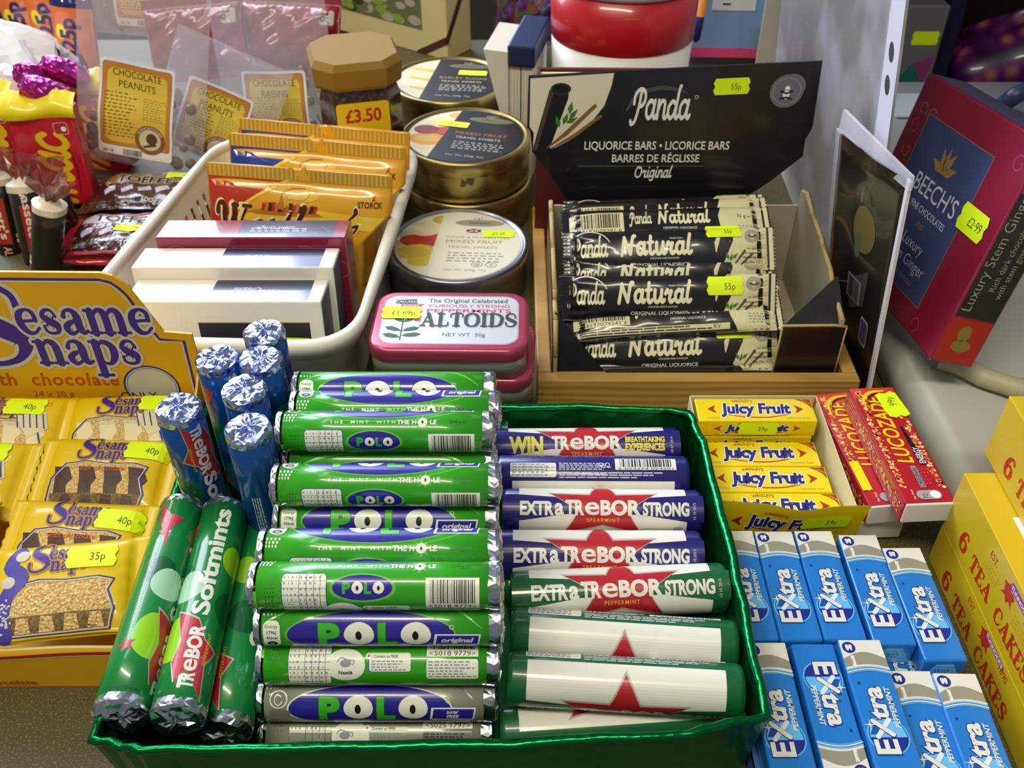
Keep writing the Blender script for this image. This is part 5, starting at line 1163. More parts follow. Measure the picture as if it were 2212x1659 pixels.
WGD = mat('#e0a520', .3, coat=.6); WYL = mat('#ecc936', .3, coat=.5); WRD = mat('#b3301f', .3, coat=.5); WBL = mat('#1f3a9a', .3, coat=.5); WBR = mat('#4a2414', .35); WSK = mat('#f1dda0', .35, coat=.4); WBN = mat('#b5752c', .4); WSV = mat('#c29a34', .35, .2)
TBL, TBW, TBT = .1080, .1240, .0180
zt = pack_z(TBW, TBL, TBT, .004, .0012, 21, 4, 8)
def make_toffee(label, corner_m, full):
    t = thing('toffee_bag', label, 'sweets bag'); t['group'] = 'golden toffee bags standing in the basket'
    # local x across, y up the bag
    zz = lambda x, y: TBT / 2 * max(0, 1 - abs(2 * x / TBW) ** 4) ** .6 * max(0, 1 - abs((y + .006) / (TBL / 2 - .006)) ** 4) ** .6 + .0010 * math.sin(x * 120 + y * 90) * max(0, 1 - abs(2 * x / TBW)) + .0007
    mb = MB()
    sq = lambda j: .84 + .16 * min(1, max(0, (j - .54) * 4.8))
    def P(i, j, s_): x = TBW * (i * sq(j) - .5); y = TBL * (j - .5) + (.0006 * (int(i * 90) % 2) if j == 1 else 0); return V((x, y, s_ * zz(x, y)))
    mb.grid(44, 44, lambda i, j: P(i, j, 1), WGD); mb.grid(44, 44, lambda i, j: P(1 - i, j, -1), WGD)
    for s_ in (0, 1): mb.grid(1, 44, lambda i, j, s_=s_: P(s_, j, 1 - 2 * i), WGD); mb.grid(44, 1, lambda i, j, s_=s_: P(i, s_, 1 - 2 * j), WGD)
    a = Art(); w, h = TBW / 2, TBL / 2
    a.rect(-w + .001, h - .009, w - .001, h - .0005, WSV, 1)
    for q in range(40): a.rect(-w + .002 + q * (2 * w - .004) / 40, h - .0088, -w + .0032 + q * (2 * w - .004) / 40, h - .0006, mat('#d8b85a', .35, .2), 2)
    a.poly([(-w + .001, h - .009), (-w + .001, -.012), (-w + .008, .004), (-w + .018, .020), (-w + .034, .034), (-w + .054, h - .009)], corner_m, 1)
    a.line([(-w + .001, -.012), (-w + .008, .004), (-w + .018, .020), (-w + .034, .034), (-w + .054, h - .009)], .0022, WYL, 2, smooth=True)
    a.ell(.002, h - .018, .012, .004, mat('#e8b838', .3, coat=.6), 2); a.line([(-.010, h - .016), (-.004, h - .0135), (.004, h - .0135), (.008, h - .017), (.004, h - .021), (-.006, h - .0205)], .0006, mat('#a8741a', .4), 3, closed=True, smooth=False)
    if full:
        a.poly([(-w + .020, .017), (-w + .034, .024), (-.012, .029), (.010, .027), (w - .002, .024), (w - .002, .014), (.01, .018), (-.02, .016)], WYL, 2)
        # hilltop town under a pale sky
        rg = random.Random(5); a.poly([(-.034, .0230), (-.022, .0265), (-.004, .0275), (.012, .0255), (.020, .0225), (-.026, .0215)], WBN, 3)
        for q in range(16): x = -.024 + q * .0023; hh = rg.uniform(.002, .006); a.rect(x, .0245, x + .0026, .0265 + hh * .8, (TRE, WBN, WBR)[q % 3], 4 + (q % 3) * .2)
        a.poly([(-.0128, .0265), (-.0088, .0265), (-.0094, .031), (-.0108, .0385), (-.0122, .031)], WBN, 5)
        a.text('STORCK', w - .0140, .0310, .0042, WBR, 4, b=.02, wid=.016); a.poly([(w - .013, .0358), (w - .011, .040), (w - .0108, .0358)], TRE, 4)
        a.pen(SERIF, "Worther's", -.0030, -.0010, .0270, WSK, 3, wid=.1080, fat=.045); a.pen(SERIF, "Worther's", -.0030, -.0010, .0270, WBR, 5, wid=.1060, fat=.012)
        a.poly([(-w + .010, -.0205), (w - .008, -.0200), (w - .010, -.052), (-w + .012, -.052)], WSK, 1.5)
        for q, (x, y) in enumerate(((w - .018, -.036), (w - .024, -.045), (w - .036, -.044))): a.ell(x, y, .0085, .006, WBN, 6 + q * .2); a.ell(x - .001, y + .001, .005, .003, WGD, 7 + q * .2)
    pm = lambda x, y, k: (lambda q: V((q, y, zz(q, y) + k + 2e-4)))((x + TBW / 2) * sq(y / TBL + .5) - TBW / 2)
    a.apply(mb, pm, .0035, sx=.0035, h=5e-5); mb.build('bag', t)
    return t, pm
def stand_bag(root, x, y, z, lean, rz, q): root.matrix_local = TR(x, y, z, rz=rz) @ M.Rotation(PI / 2 - lean, 4, 'X') @ M.Rotation(-.05, 4, 'Z') @ M.Diagonal((1, q, 1, 1))
tb, tf = make_toffee('foremost golden toffee bag with red corner, big brown lettering and price sticker', WRD, True); stand_bag(tb, -.1440, .5740, .0560, .22, -.05, .94)
sticker(tb, tf, '\u00a31\u00b739', .0440, -.0235, .0190, .0100, -.03, .0035, .0035, lift=9e-4, off=.0)
tb2, _f = make_toffee('golden toffee bag with blue corner, middle one in the basket', WBL, True); stand_bag(tb2, -.1380, .6120, .0570, .22, -.07, .96)
tb3 = dup(tb2, TR(-.1385, .6450, .0545, rz=-.07) @ M.Rotation(PI / 2 - .22, 4, 'X') @ M.Rotation(-.06, 4, 'Z') @ M.Diagonal((1, .92, 1, 1)), 'golden toffee bag with blue corner, rearmost in the basket before the coffee jar')
# ------------------------------------------------------------------ maroon box leaning on the plinth, plastic pockets
fitR = M.Rotation(-1.513, 4, 'Z') @ M.Rotation(-.145, 4, 'Y') @ M.Rotation(-.251, 4, 'X'); fitT = V((.213, .530, .071)); CW, CH, CT = .13, .12, .025
lows = min((fitR @ V((a_ * CW, b_ * CT, c_ * CH)) + fitT).z for a_ in (0, 1) for b_ in (0, 1) for c_ in (0, 1))
kk = (CAM_H - .0315) / (CAM_H - lows); c0 = V((0, 0, CAM_H))
t = thing('chocolate_box', 'maroon chocolate box tilted on one corner on the pale plinth', 'chocolate box', M.Translation(c0 + (fitT - c0) * kk) @ fitR)
w, h, d = CW * kk, CH * kk, CT * kk
mb = MB(); mb.box((0, 0, 0), (w, d, h), BMR, .0012, 2)
a = Art(); SLB = mat('#3f4a78', .35, coat=.4); PNK = mat('#b23a62', .35, coat=.4); OLV = mat('#8a7a34', .45)
rg = random.Random(12)
for q in range(16):
    x, y = rg.uniform(.006, w - .01), rg.uniform(.006, h - .01)
    if .026 * kk < x < w - .028 and .012 < y < h - .024: continue
    a.line([(x + .006 * math.cos(g * .5 + q) * (1 - g * .05), y + .005 * math.sin(g * .5 + q) * (1 - g * .05)) for g in range(12)], .0008, (GOL, OLV, PNK)[q % 3], 1)
a.rect(.024, .016, w - .034, h - .020, SLB, 2); a.line([(.024, .016), (w - .034, .016), (w - .034, h - .020), (.024, h - .020)], .0007, GOL, 3, closed=True)
mx = (.024 + w - .034) / 2
a.text("BEECH'S", mx + .004, h - .062, .0115, BLT, 3, wid=.056); a.text('FINE CHOCOLATES', mx + .006, h - .071, .0042, BLT, 3, wid=.046); a.text('1920', mx + .004, h - .079, .0035, GOL, 3)
for an in (.4, 1.1, 1.6, 2.1, 2.8): a.poly([(mx + r * math.cos(an + dd), h - .045 + r * math.sin(an + dd)) for r, dd in ((0, 0), (.008, .4), (.016, 0), (.008, -.4))], GOL, 3)
a.text('Luxury', mx + .006, .040, .0072, BLT, 3, al='c', b=-.01); a.text('Stem Ginger', mx + .006, .030, .0072, BLT, 3, b=-.01); a.text('rich dark chocolate', mx + .006, .022, .0034, GOL, 3)
ff = M.Rotation(PI / 2, 4, 'X'); a.apply(mb, flat(ff))
b = Art(); b.rect(.0012, .030, d - .0012, h - .028, mat('#24242a', .4, coat=.4), 1); b.pen(SERIF, 'S', 0, 0, .001, BLT, 2)
b.text('Luxury Stem Ginger', d * .30, .034, .0062, mat('#a8a48a', .45), 3, al='l', rot=PI / 2, b=-.01, wid=.072); b.text('Rich dark chocolates', d * .58, .048, .0038, mat('#a8a48a', .45), 3, al='l', rot=PI / 2, b=-.01); b.text('with stem ginger centres', d * .78, .044, .0038, mat('#a8a48a', .45), 3, al='l', rot=PI / 2, b=-.01)
b.rect(.001, .001, d - .001, .029, mat('#b02a26', .35, coat=.4), 1); b.ell(d * .5, .012, .006, .004, OLV, 2); b.ell(d * .45, .020, .004, .005, OLV, 2)
b.apply(mb, flat(M.Translation((w, 0, 0)) @ M.Rotation(PI / 2, 4, 'Z') @ M.Rotation(PI / 2, 4, 'X')))
b = Art(); b.rect(.002, .002, w - .002, d - .002, mat('#5d5a7c', .3, coat=.5), 1); b.apply(mb, flat(M.Translation((0, 0, h)))); mb.build('carton', t)
sticker(t, flat(ff), '\u00a32\u00b799', w - .024, h - .055, .030, .0155, 0)

PPW = mat('#82807e', .38, coat=.2, bump=('n', 12, .5, .004), speck=('#a3a1a6', 16, .42, .62)); PPE = mat('#dedde6', .3); HOL = mat('#3a3a3c', .6); FILM = mat('#e8e8f2', .12, alpha=.42)
def plate(corners, th, m, art=None, name=None, parent=None, nrm=None):
    """thin sheet from four corners (front bottom, back bottom, back top, front top)"""
    P = [V(p) for p in corners]; n = (P[1] - P[0]).cross(P[3] - P[0]).normalized()
    mb = MB(); nu, nv = 16, 12
    def f(i, j, o):
        p = P[0] * (1 - i) * (1 - j) + P[1] * i * (1 - j) + P[2] * i * j + P[3] * (1 - i) * j
        return p + n * (o + .0016 * math.sin(i * 5 + j * 3) * math.sin(PI * i))
    mb.grid(nu, nv, lambda i, j: f(i, j, -th / 2), m); mb.grid(nu, nv, lambda i, j: f(1 - i, j, th / 2), m)
    for s_ in (0, 1): mb.grid(1, nv, lambda i, j: f(s_, j, (i - .5) * th * (1 if s_ else -1)), m, False); mb.grid(nu, 1, lambda i, j: f(i, s_, (.5 - j) * th * (1 if s_ else -1)), m, False)
    return mb, lambda x, y, k: f(x, y, 0) - n * (th / 2 + k) * (1 if n.x > 0 else -1)
t = thing('plastic_pocket', 'milky punched plastic pocket standing upright beside the black display box', 'plastic pocket')
A_, B_, C_, D_ = V((.2270, .4900, .0005)), V((.2430, .8600, .0005)), V((.2230, .8600, .3000)), V((.2120, .5550, .3000))
mb, fm = plate((A_, B_, C_, D_), .0016, PPW); mb.build('sheet', t)
mb = MB(); a = Art()
a.rect(.0, .0, .085, 1, PPE, 1)
for y in (.16, .23, .34, .41, .60, .66, .85, .91): a.ell(.045, y, .016, .018, HOL, 2, 20)
a.line([(.088, 0), (.088, 1)], .004, mat('#b7b5c0', .4), 2)
a.apply(mb, fm, .08, sx=.06, h=1e-4); mb.build('punched_strip', t)
t = thing('plastic_pocket', 'clear plastic pocket holding a dark printed card, in front of the maroon box', 'plastic pocket')
A_, B_, C_, D_ = V((.2245, .4660, .0005)), V((.2198, .5500, .0005)), V((.2025, .5560, .1440)), V((.2150, .4750, .1560))
mb, fm = plate((A_, B_, C_, D_), .0022, mat('#241d1c', .3, coat=.6, bump=('n', 20, .2, .002))); 
a = Art(); a.poly([(.30, .38), (.52, .30), (.50, .46), (.28, .55)], mat('#4a4038', .4), 1); a.barcode(.36, .36, .56, .47, mat('#8a8680', .5), BLACK, 2)
a.ell(.42, .70, .16, .10, mat('#6a6030', .4), 1); a.ell(.48, .62, .05, .06, mat('#4e5a58', .4), 1); a.rect(.0, .0, 1, .30, mat('#191616', .4), 1); a.line([(.95, .30), (.55, .42)], .006, mat('#8a7a72', .4), 2); a.rrect(.16, .22, .30, .34, .02, mat('#a9a6a0', .5), 2); a.rrect(.17, .23, .29, .33, .02, mat('#3a4466', .5), 3)
a.apply(mb, fm, .05, sx=.05, h=1e-4); mb.build('card', t)
mb = MB(); E_ = [D_, A_]
def band(p, q, wd, dirv): return [p, q, q + dirv * wd, p + dirv * wd]
n_ = (B_ - A_).cross(D_ - A_).normalized() * -.0010
u_ = (B_ - A_).normalized()
up = V((0, 0, 1))
for P4, mm in (([A_ - u_ * .0035, A_ + u_ * .0015, D_ + u_ * .0015, D_ - u_ * .0035], PPE), ([D_ - u_ * .005 - up * .004, C_ + u_ * .004 + up * .001, C_ + u_ * .004 + up * .014, D_ - u_ * .004 + up * .004], FILM), ([B_ - u_ * .002, B_ + u_ * .006, C_ + u_ * .008, C_ - u_ * .002], FILM)):
    vs = [p + n_ for p in P4] + [p - n_ for p in P4]; mb.add(vs, [(0, 1, 2, 3), (7, 6, 5, 4), (0, 4, 5, 1), (1, 5, 6, 2), (2, 6, 7, 3), (3, 7, 4, 0)], mm)
mb.build('welded_edge', t)

# ------------------------------------------------------------------ behind the black display box
t = thing('plastic_tub', 'white plastic tub with broad red band behind the black display box', 'tub', TR(.0905, .8000, 0))
mb = MB(); mb.lathe([(.0520, 0), (.0545, .004), (.0580, .1180)], mat('#dcd9d4', .4), 64); mb.build('body', t)
mb = MB(); mb.lathe([(.0582, .1180), (.0586, .1185), (.0598, .1610)], mat('#b8141c', .32, coat=.4), 64); a = Art(); a.rect(-.006, .1480, .006, .1492, mat('#e86a3a', .4), 1); a.apply(mb, lambda x, y, k: V(((.0596 + k) * math.sin(x / .0596), -(.0596 + k) * math.cos(x / .0596), y)), sx=.003); mb.build('red_band', t)
mb = MB(); mb.lathe([(.0560, .1612), (.0612, .1612), (.0622, .1640), (.0622, .1740), (.0600, .1800)], mat('#cfc8c8', .2, alpha=.75), 64); mb.build('lid', t)
t = thing('book', 'maroon hardback book standing behind the black header card, cream page edges up', 'book', TR(.0185, .6450, 0, rz=-.02))
mb = MB(); mb.box((0, 0, 0), (.118, .0020, .1440), mat('#5e1418', .45), .0006, 1); mb.box((0, .0140, 0), (.118, .0160, .1440), mat('#5e1418', .45), .0006, 1); mb.box((-.0012, 0, 0), (.0008, .016, .1440), mat('#5e1418', .45)); mb.build('cover', t)
mb = MB()
for q in range(5): mb.box((.001, .0024 + q * .0023, .002), (.116, .0044 + q * .0023, .1410 + .0012 * (q % 2)), mat('#d8cfa2', .7))
mb.build('pages', t)
# pad with a navy bound edge
t = thing('receipt_pad', 'upright pad of white sheets with navy bound top edge, between tins and black header', 'pad', TR(.0075, .7700, 0, rz=-.20))
mb = MB(); mb.box((-.0100, 0, 0), (.0095, .066, .1040), mat('#dcd8c4', .65), .0004, 1)
for q in range(7): mb.box((-.0088 + q * .0027, -.0003, .001), (-.0085 + q * .0027, .0004, .1035), mat('#b2ae96', .7))
mb.build('sheets', t)
mb = MB(); mb.box((-.0112, -.0030, .1000), (.0118, .069, .1180), mat('#16224e', .45), .002, 2); mb.box((-.0006, -.0006, .020), (.0002, .0004, .1000), BLACK); mb.build('bound_edge', t)
mb = MB(); mb.add([(-.0102, -.002, .030), (-.0106, -.002, .112), (-.0290, -.010, .116), (-.0102, .060, .030), (-.0106, .060, .112), (-.0290, .052, .116)], [(0, 1, 2), (3, 5, 4), (0, 2, 5, 3), (1, 4, 5, 2), (0, 3, 4, 1)], mat('#e6e2d2', .6)); mb.build('cover_sheet', t)
# stationery cards on a rack
def card(label, cx, y, z0, wd, hg, sheet):
    t = thing('stationery_card', label, 'card', M.Translation((cx, y, z0)) @ M.Rotation(-.05, 4, 'Z') @ M.Rotation(PI / 2 - .12, 4, 'X')); t['group'] = 'blue cards with pink edges'
    mb = MB(); mb.prism(rrpoly(-wd / 2, 0, wd / 2, hg, .006), -.0012, 0, mat('#7795c0', .5)); mb.build('card', t)
    mb = MB(); mb.prism(rrpoly(-wd / 2 - .0006, -.0008, wd / 2 + .0006, .0085, .004), -.0020, .0008, mat('#d8467c', .45)); mb.build('pink_edge', t)
    if sheet:
        mb = MB(); mb.box((-wd / 2 + .020, .044, .0002), (wd / 2 - .014, hg - .005, .0009), mat('#d2d2d6', .6)); a = Art()
        for q in range(8): a.rect(-wd / 2 + .020, .056 + q * .013, wd / 2 - .014, .0564 + q * .013, INK, 1); a.rect(-wd / 2 + .030, .049 + q * .013, -wd / 2 + .038, .0508 + q * .013, INK, 1)
        a.apply(mb, flat(M.Translation((0, 0, .0009)))); mb.build('label_sheet', t)
    return t
p1 = W(1565, 122, y=.955); card('blue stationery card with pink edge and a white label sheet, beside the red tub', p1.x, p1.y, p1.z, .076, .170, True)
p2 = W(1672, 40, y=1.0); card('blue stationery card with pink edge, hung higher beside the milky plastic pocket', p2.x, p2.y, p2.z, .070, .120, False)
p3 = W(1502, 92, y=.935)
mb = MB(); X = M.Translation(p3) @ M.Rotation(.06, 4, 'Y')
mb.lathe([(.0008, 0), (.0040, .004), (.0044, .026)], mat('#1c1f5e', .4), 20, X); mb.lathe([(.0044, .026), (.0044, .120)], mat('#d88a2c', .4), 20, X)
single(mb, 'pen', 'orange pen with navy cap standing between the red tub and blue card', 'pen')
# a low rack that carries cards and pen
mb = MB(); RK = mat('#3b3128', .6)
mb.box((.165, .930, 0), (.330, 1.010, .0250), RK, .002, 1); mb.box((.165, 1.030, 0), (.330, 1.036, .140), RK, .002, 1)
single(mb, 'card_rack', 'dark brown rack holding the blue pink-edged cards', 'rack')
for o in bpy.data.objects:
    if o.name.startswith('stationery_card') and o.parent is None: pass
mb = MB(); p4 = W(1662, 150, y=.925); mb.box((p4.x - .016, .918, .0), (p4.x + .016, .922, .105), mat('#b4b0a0', .6), .0008, 1); a = Art(); a.rect(.004, .07, .014, .088, mat('#8a3a3a', .5), 1); a.apply(mb, flat(M.Translation((p4.x, .918, 0)) @ M.Rotation(PI / 2, 4, 'X')))
single(mb, 'card_sheet', 'grey-white card standing behind the black header next to the milky pocket', 'card')

# ------------------------------------------------------------------ gift box with a landscape picture
CRB = mat('#d9c88a', .45); SKY_ = mat('#a9b0ba', .5); HIL = mat('#6a7048', .5, bump=('n', 60, .2, .001)); GRS = mat('#8aa23a', .5); GRD = mat('#37421c', .5); STN = mat('#b3a890', .5); BRB = mat('#4e2c22', .5)
A0 = W(968, 132, z=.0); A1 = W(575, 20, z=.0); ex_ = (A0 - A1).normalized(); gl = (A0 - A1).length
X = frame(A1, ex_, V((0, 0, 1)))
t = thing('gift_box', 'cream gift box with landscape picture and brown ribbon corner, behind the coffee jar', 'box', X)
GH, GT = .17, .042
mb = MB(); mb.box((0, 0, -GT), (gl, GH, 0), CRB, .0012, 2)
a = Art(); rg = random.Random(3); bx0, by0, bx1, by1 = .006, .026, gl - .034, GH - .02
a.rect(bx0, by0, bx1, by1, SKY_, 1)
a.poly([(bx0, by0), (bx1, by0), (bx1, .085), (.20, .100), (.15, .088), (.10, .105), (.06, .092), (bx0, .100)], HIL, 2)
for q in range(150):
    x, y = rg.uniform(bx0 + .008, bx1 - .008), rg.uniform(by0 + .004, .085); r = rg.uniform(.003, .011)
    x = min(max(x, bx0 + r), bx1 - r); y = max(y, by0 + r * .6)
    a.ell(x, y, r, r * .55, rg.choice((GRS, GRD, HIL, STN, STN, GRS)), 3 + q * .02, 12)
a.rect(.128, by0, .1288, by1, mat('#c9c2a6', .5), 7); a.poly([(bx0, by0), (bx0 + .030, by0), (bx0 + .012, by0 + .03), (bx0, by0 + .04)], CRB, 7)
for q in range(3): a.ell(bx0 + .008 + q * .009, by0 + .026 - q * .004, .004, .009, STN, 8, 14)
a.line([(gl - .040, .0), (gl - .0005, .022)], .0075, BRB, 8); a.apply(mb, flat(M()))
b = Art(); b.line([(.0005, .022), (GT - .0005, .085)], .0075, BRB, 1); b.apply(mb, flat(M.Translation((gl, 0, 0)) @ M.Rotation(PI / 2, 4, 'Y')))
mb.build('carton', t)
mb = MB(); mb.box((.002, GH, -GT + .002), (gl - .002, GH + .003, -.002), CRB, .001, 1); mb.build('lid', t)

# ------------------------------------------------------------------ coffee jar
t = thing('coffee_jar', 'coffee jar with gold faceted lid and yellow price panel, behind the toffee bags', 'jar', TR(-.1230, .7420, 0, rz=.25))
def octo(s_, c_): return [(s_, -c_), (s_, c_), (c_, s_), (-c_, s_), (-s_, c_), (-s_, -c_), (-c_, -s_), (c_, -s_)][::1]
def loft(mb, secs, m, smooth=False, cap=True):
    n = len(secs[0][0]); vs = []; fs = []
    for poly, z in secs: vs += [(p[0], p[1], z) for p in poly]
    for k in range(len(secs) - 1): fs += [(k * n + i, k * n + (i + 1) % n, (k + 1) * n + (i + 1) % n, (k + 1) * n + i) for i in range(n)]
    mb.add(vs, fs, m, smooth)
    if cap: mb.add(vs[-n:], [list(range(n))], m); mb.add(vs[:n], [list(range(n))[::-1]], m)
COF = mat('#2a1a10', .12, coat=.8, speck=('#5a3a1e', 400, .45, .65)); GLD_ = mat('#8f6c20', .75)
mb = MB(); loft(mb, [(octo(.0300, .0200), 0), (octo(.0315, .0215), .003), (octo(.0315, .0215), .097), (octo(.0290, .0195), .105)], COF)
a = Art(); a.rrect(-.0205, .048, .0205, .0815, .003, mat('#e6c21a', .45), 1); a.text('\u00a33.50', .000, .066, .0105, TRE, 2, b=.03, wid=.028)
a.poly([(-.0205, .028), (.0205, .028), (.0205, .056), (-.004, .0585), (-.0135, .055), (-.0175, .050), (-.0205, .050)], BLACK, 3); a.text('NESCAF\u00c9', .0, .040, .0082, WHITE, 4, wid=.036, b=.01); a.line([(-.017, .0485), (.016, .0485)], .0009, WHITE, 4)
a.apply(mb, flat(M.Translation((0, -.0315, .014)) @ M.Rotation(PI / 2, 4, 'X'))); mb.build('glass_body', t)
mb = MB(); loft(mb, [(octo(.0325, .0190), .1055), (octo(.0335, .0200), .108), (octo(.0345, .0205), .1215), (octo(.0315, .0175), .1265)], GLD_); mb.build('lid', t)

# ------------------------------------------------------------------ clear bags of chocolate sweets with yellow labels
LBY = mat('#e3c64a', .5, speck=('#d8a03a', 8, .45, .75)); LBO = mat('#c9862e', .5); LBW = mat('#efece6', .45); LBT = mat('#3a2c14', .55); NUT = mat('#5a3526', .4, bump=('n', 120, .2, .001))
FLM = mat('#dcdce8', .10, alpha=.22, bump=('n', 55, .7, .004))
def clear_bag(title, label, u, v, y, rot, lean, BW_=.105, BH_=.150, lw=.0600, lh=.0770, drop=.012, seed=1, nuts=True):
    p = W(u, v, y=y)
    t = thing('sweets_bag', label, 'sweets bag', M.Translation(p) @ M.Rotation(PI / 2 - lean, 4, 'X') @ M.Rotation(rot, 4, 'Z')); t['group'] = 'clear bags of chocolate sweets'
    rg = random.Random(seed); ph = [rg.uniform(0, 6) for _ in range(4)]
    def thick(x, y_):
        a_ = max(0, 1 - abs(2 * x / BW_) ** 4) * max(0, 1 - abs(y_ / (BH_ / 2)) ** 6); lo = .5 - y_ / BH_
        return (.004 + .012 * lo) * a_ ** .5 + .0016 * math.sin(x * 90 + ph[0] + y_ * 50) * a_ + .001 * math.sin(y_ * 140 + ph[1]) * a_ + .0005
    off = BH_ / 2 - lh / 2 - drop     # the label sits low on the bag
    mb = MB(); G = lambda s_: (lambda i, j: V((BW_ * (i - .5), BH_ * (j - .5) + off, s_ * thick(BW_ * (i - .5), BH_ * (j - .5)) - .011)))
    mb.grid(34, 44, G(1), FLM); mb.grid(34, 44, lambda i, j: G(-1)(1 - i, j), FLM); mb.build('film', t)
    a = Art(); a.rrect(-lw / 2, -lh / 2, lw / 2, lh / 2, .003, LBW, 0); a.rrect(-lw / 2 + .0022, -lh / 2 + .008, lw / 2 - .0022, lh / 2 - .0022, .003, mat('#5c4a8a', .5), 1); a.rrect(-lw / 2 + .0027, -lh / 2 + .0085, lw / 2 - .0027, lh / 2 - .0027, .003, LBO, 2); a.rrect(-lw / 2 + .0060, -lh / 2 + .0115, lw / 2 - .0055, lh / 2 - .0065, .006, LBY, 3)
    a.text('CHOCOLATE', 0, lh / 2 - .0125, .0058, LBT, 4, wid=lw * .66); a.text(title, 0, lh / 2 - .0215, .0058, LBT, 4, wid=lw * (.50 if title == 'PEANUTS' else .42))
    a.micro(-lw * .42, -lh * .30, lw * .04, lh * .18, 13, mat('#6a5420', .6), 4, .32, seed); a.micro(lw * .09, -lh * .08, lw * .43, lh * .16, 9, mat('#7a6428', .6), 4, .28, seed + 1)
    a.ell(lw * .20, -lh * .28, .0122, .0122, mat('#8a5a3a', .5), 5); a.ell(lw * .20, -lh * .28, .0088, .0088, mat('#d8cca8', .5), 6); a.ell(lw * .22, -lh * .27, .0045, .0050, mat('#5a4628', .5), 7); a.line([(lw * .13, -lh * .36), (lw * .27, -lh * .33)], .002, mat('#5a4628', .5), 7)
    a.text('SUNCATCHER', lw * .20, -lh * .28 + .0094, .0019, LBW, 7, arc=.0095, wid=.022)
    a.barcode(-lw * .18, -lh / 2 + .0008, lw * .12, -lh / 2 + .0068, LBW, BLACK, 3); a.text('Jan 16', -lw * .36, -lh / 2 + .002, .0026, INK, 3)
    mb = MB(); a.apply(mb, lambda x, y_, k: V((x, y_, thick(x, y_ - off) - .011 + k + 1.4e-3)), .0025, sx=.0025, h=1e-4); mb.build('label', t)
    if nuts:
        mb = MB()
        for q in range(46):
            x = rg.uniform(-BW_ * .42, BW_ * .42); y_ = -BH_ / 2 + abs(rg.gauss(.0, .026)) + .008
            if y_ > -BH_ * .02: continue
            r = rg.uniform(.0048, .0066); z_ = rg.uniform(-.4, .4) * max(.001, thick(x, y_) - r) - .011
            bm = bmesh.new(); bmesh.ops.create_icosphere(bm, subdivisions=2, radius=r * .8); mb.bm(bm, NUT, True, M.Translation((x, y_ + off, z_)) @ M.Diagonal((1, rg.uniform(.8, 1.2), .8, 1)))
        o = mb.build('chocolate_sweets', t); o['kind'] = 'stuff'
    return t
clear_bag('PEANUTS', 'clear bag of chocolate peanuts with its whole yellow label in view', 296, 240, .757, -.20, .20, seed=2)
clear_bag('PEANUTS', 'clear bag of chocolate peanuts leaning over, label partly behind the first peanuts bag', 458, 268, .785, -.42, .18, .100, .10, .056, .066, .001, seed=5)
clear_bag('RAISINS', 'clear bag of chocolate raisins with its neck open, beside the coffee jar', 600, 236, .815, .02, .16, .100, .14, .056, .066, .004, seed=8)
clear_bag('RAISINS', 'clear bag high at the back, the lower part of its yellow label showing', 310, -28, 1.0, -.08, .15, .12, .19, seed=11)

# ------------------------------------------------------------------ wrapped toffee slabs
SLB_ = mat('#3a1c12', .10, coat=1.0, bump=('n', 70, .9, .004)); SLR = mat('#b01a34', .18, coat=.8, bump=('n', 80, .6, .003)); CLR = mat('#cfc8d8', .08, alpha=.45, bump=('n', 60, .9, .004)); TCR = mat('#d8d2c6', .3)
zl = pack_z(.102, .060, .020, .009, .0013, 33, 6, 5)
def slab(label, X, redend, txt, wt):
    t = thing('toffee_slab', label, 'toffee'); t.matrix_local = X; t['group'] = 'cellophane wrapped toffee slabs'
    mb = MB(); flow_pack(mb, .102, .060, .020, SLR if redend else SLB_, zl, .009, 60, 30)
    fz = lambda x, y, h: V((x, y, zl(x, y) + h + 1e-4))
    a = Art()
    if redend: a.rect(-.040, -.027, .043, .006, SLB_, 1); a.rect(-.036, .0065, .026, .0185, mat('#c9c6d2', .12, coat=.8, bump=('n', 70, .8, .003)), 1.5); a.ell(.030, .014, .014, .008, mat('#2c3a6a', .2, coat=.7), 2); a.text("WALKER'S", .030, .0125, .0030, WHITE, 3)
    else: a.rect(-.036, .004, .045, .026, mat('#9a6a2c', .15, coat=.9, bump=('n', 70, .8, .003)), 1)
    a.text(txt, -.004, .0085 if redend else .0060, .0088, BLACK, 3, b=.035, wid=.046, out=(TCR, .04)); a.text(wt, .020, -.024, .0052, TCR, 3, b=.01, wid=.036)
    for q, s_ in enumerate(('smack', 'unwrap', 'enjoy')): a.text(s_, .031, -.0065 - q * .0048, .0032, TCR, 3, b=.02)
    for q in range(5): a.poly([(-.034 + q * .014, -.004), (-.026 + q * .014, .0015), (-.024 + q * .015, -.006), (-.031 + q * .014, -.012)], mat('#d9d6ec', .06, coat=1.0, bump=('n', 90, 1.0, .004)), 2)  # glints of window glare on the cellophane, painted as pale patches
    a.apply(mb, fz, .0025, sx=.003, h=4e-5); mb.build('wrapper', t); return t, fz
s1, sf = slab('red-ended toffee slab in crinkled cellophane, right behind the yellow panel', TR(-.2960, .6480, .0125, rz=.02), True, 'TOFFEE', '100g \u212e 3.5 oz'); sticker(s1, sf, '75p', .0050, -.0010, .0270, .0105, .0, .0025, .003)
s2, sf = slab('dark brown toffee slab in cellophane with orange band, below the peanuts bags', TR(-.2990, .7140, .0125, rz=.0), False, 'TOFFEE', '100g \u212e 3.9 oz'); sticker(s2, sf, '75p', .0250, .0180, .0270, .0105, .0, .0025, .003)

